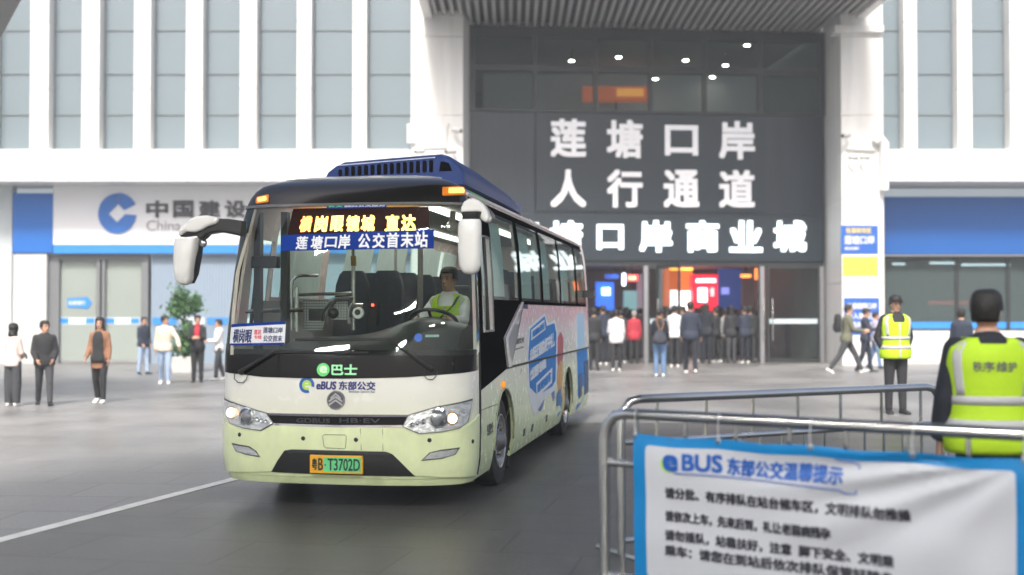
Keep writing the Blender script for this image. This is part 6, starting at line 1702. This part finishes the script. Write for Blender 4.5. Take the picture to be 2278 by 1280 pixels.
# ================================================================ crowd barriers and the banner
def barrier(label, P0, P1, n_bal, n_strut, ztop=1.09, mid=.80, r=.033, end=True):
    t = thing('crowd_barrier', label, 'barrier', (P0.x, P0.y, 0), 0, 'steel crowd barriers')
    d = (P1 - P0); d.z = 0; L = d.length; d.normalize()
    pt = lambda s, z: Vector((P0.x, P0.y, 0)) + d * s + Vector((0, 0, z))
    MB().tube([pt(.0, .05), pt(.0, ztop - .16), pt(.02, ztop - .07), pt(.07, ztop - .015), pt(.15, ztop), pt(L - .15, ztop), pt(L - .07, ztop - .015), pt(L - .02, ztop - .07), pt(L, ztop - .16), pt(L, .05)], r, 14).build('frame_rail', M_steel, t, smooth=True)
    for z, nm in ((mid, 'cross_rail'), (.14, 'cross_rail')):
        MB().tube([pt(.02, z), pt(L - .02, z)], r * .72, 12).build(nm, M_steel, t, smooth=True)
    for i in range(n_bal):
        s = L * (i + 1) / (n_bal + 1)
        MB().tube([pt(s, .15), pt(s, mid - .01)], .0125, 8).build('baluster', M_steel, t, smooth=True)
    for i in range(n_strut):
        s = L * (i + .7) / (n_strut + .2)
        MB().tube([pt(s, mid + .01), pt(s, ztop - .02)], .013, 8).build('strut', M_steel, t, smooth=True)
    nn = Vector((-d.y, d.x, 0))
    for s in (.0, L): MB().tube([pt(s, .05) + nn * .3, pt(s, .05), pt(s, .05) - nn * .3], .02, 10).build('foot', M_steel, t, smooth=True)
    return t
A0 = at(1345, 935, 6.9); B0 = at(2278, 964, 5.65); dB = (B0 - A0); B0 = A0 + dB * 1.22
barrier('near steel barrier rail with the blue bordered banner tied to it', A0, B0, 22, 9)
A1 = at(1382, 890, 7.9); B1 = at(2090, 857, 9.3); dB = B1 - A1
barrier('rear steel barrier rail between the two guards', A1, A1 + dB * 1.0, 14, 7, r=.030)
barrier('steel barrier rail running on behind the near guard', A1 + dB * 1.02, A1 + dB * 1.9, 12, 6, r=.030)

T0 = at(1420, 962, 6.78); T1 = at(2290, 1022, 5.59)
bang = math.atan2(T1.y - T0.y, T1.x - T0.x)
FB = Frame((T0.x + math.sin(bang) * .05, T0.y - math.cos(bang) * .05, 0), bang); BW = (Vector((T1.x, T1.y, 0)) - Vector((T0.x, T0.y, 0))).length; BT = T0.z; BH = .86
def sm(a, b, x):
    t = max(0, min(1, (x - a) / (b - a))); return t * t * (3 - 2 * t)
def ban(x, z, d=0.):
    u = x / BW; v = (BT - z) / BH
    tie = abs((u * 4.0) % 1 - .5) * 2
    sag = -.014 * (1 - abs(2 * ((u * 4) % 1) - 1)) * max(0, 1 - v * 3)
    r_ = math.hypot(u - 1.0, (v + .02) * .8); th = math.atan2(v + .02, 1.02 - u)
    fold = .013 * math.sin(th * 17) * sm(.04, .3, r_) * (1 - sm(.45, .85, r_))
    fold += .006 * math.sin(u * 13 + v * 5) * sm(0, .1, v) + .004 * math.sin(v * 12 - u * 7)
    return FB.p(x, z + sag, d + fold)
bn = thing('banner', 'white banner with blue border and dark notice text tied to the near rail', 'banner', tuple(FB.p(BW / 2, BT - BH, 0)), bang)
M_bw = mat('banner_white', (.56, .575, .62), .45, var=.03, vscale=2); M_bc = mat('banner_cyan', (.0, .20, .50), .4, var=.05)
def bpatch(name, pts, m, d0, d1, step=.025): return slab(MB(), poly_sheet(pts, step=step), ban, d0, d1).build(name, m, bn, smooth=True)
bpatch('cloth', [(0, BT - BH), (BW, BT - BH), (BW, BT), (0, BT)], M_bc, 0, .004)
q0 = FB.hit(1438, 988); qr = FB.hit(2264, 1052)
bpatch('white_field', rounded([(q0[0], BT - BH + .05), (BW - .05, BT - BH + .05), (BW - .05, q0[1]), (q0[0], q0[1])], .03), M_bw, .0042, .0062)
M_bink = mat('banner_ink', (.03, .03, .045), .5); M_bblu = mat('banner_blue', (.012, .10, .42), .4)
def btext(txt, px0, px1, y0, y1, m, bold=.02, xl=None):
    a = FB.hit(px0, y0); b = FB.hit(px0, y1); c_ = FB.hit(px1, y1 + (px1 - px0) * .09)
    mb = MB(); put_text(mb, txt, a[0], c_[0], b[1], a[1], lambda x, z, d: ban(x, z, .0088 + d), bold, .0012); return mb.build('lettering', m, bn)
a = FB.hit(1490, 1030); ly_ = MB(); slab(ly_, poly_sheet(arc_band(a[0], a[1], .030, .052, R(150), R(290))), ban, .0066, .0080); ly_.build('logo_swoosh', M_ly, bn)
btext('e', 1477, 1511, 1007, 1046, M_bblu, .035)
btext('BUS', 1519, 1608, 1006, 1046, M_bblu, .03)
btext('东部公交温馨提示', 1618, 1878, 1016, 1056, M_bblu, .03)
def bline(pts, m, r=.0035):
    MB().tube([ban(*FB.hit(*p), .0095) for p in pts], r, 6).build('title_outline', m, bn)
bline([(1503, 1052), (1560, 1056), (1630, 1062), (1700, 1068), (1750, 1075), (1810, 1083), (1868, 1090), (1880, 1098), (1903, 1099), (1913, 1034), (1905, 1026), (1860, 1020)], M_bblu)
btext('请分批、有序排队在站台候车区，文明排队勿推搡', 1480, 2026, 1083, 1109, M_bink, .035)
btext('请依次上车，先来后到，礼让老弱病残孕', 1480, 1850, 1135, 1160, M_bink, .035)
btext('请勿插队，站稳扶好，注意  脚下安全、文明乘', 1480, 1990, 1177, 1202, M_bink, .035)
btext('乘车：请您在到站后依次排队保管好随身', 1480, 1990, 1211, 1236, M_bink, .035)
for u in (.004, .25, .5, .75, .996):
    p = ban(u * BW, BT - .012, .006)
    ti = MB().tube([p, p + Vector((0, .02, .06)), FB.p(u * BW, 1.09, .0) + Vector((0, 0, .03)), FB.p(u * BW, 1.08, -.1)], .0035, 6); ti.build('cable_tie', mat('tie_grey', (.45, .46, .48), .5), bn)
    MB().lathe([(.008, 0), (.016, .001), (.016, .003), (.008, .004)], p, FB.n, 14).build('eyelet', M_chrome, bn)

# ================================================================ hazy air round the whole place
hz = bpy.data.materials.new('haze'); hz.use_nodes = True
hn, hl = hz.node_tree.nodes, hz.node_tree.links
hn.remove(hn['Principled BSDF'])
pv2 = hn.new('ShaderNodeVolumePrincipled'); pv2.inputs['Color'].default_value = (.93, .96, 1, 1); pv2.inputs['Density'].default_value = HAZE; pv2.inputs['Anisotropy'].default_value = .2
hl.new(pv2.outputs[0], hn['Material Output'].inputs['Volume'])
hb_ = MB().box(-125, 125, -85, 125, -1.3, 17.5).build('haze', hz); tag(hb_, kind='stuff')
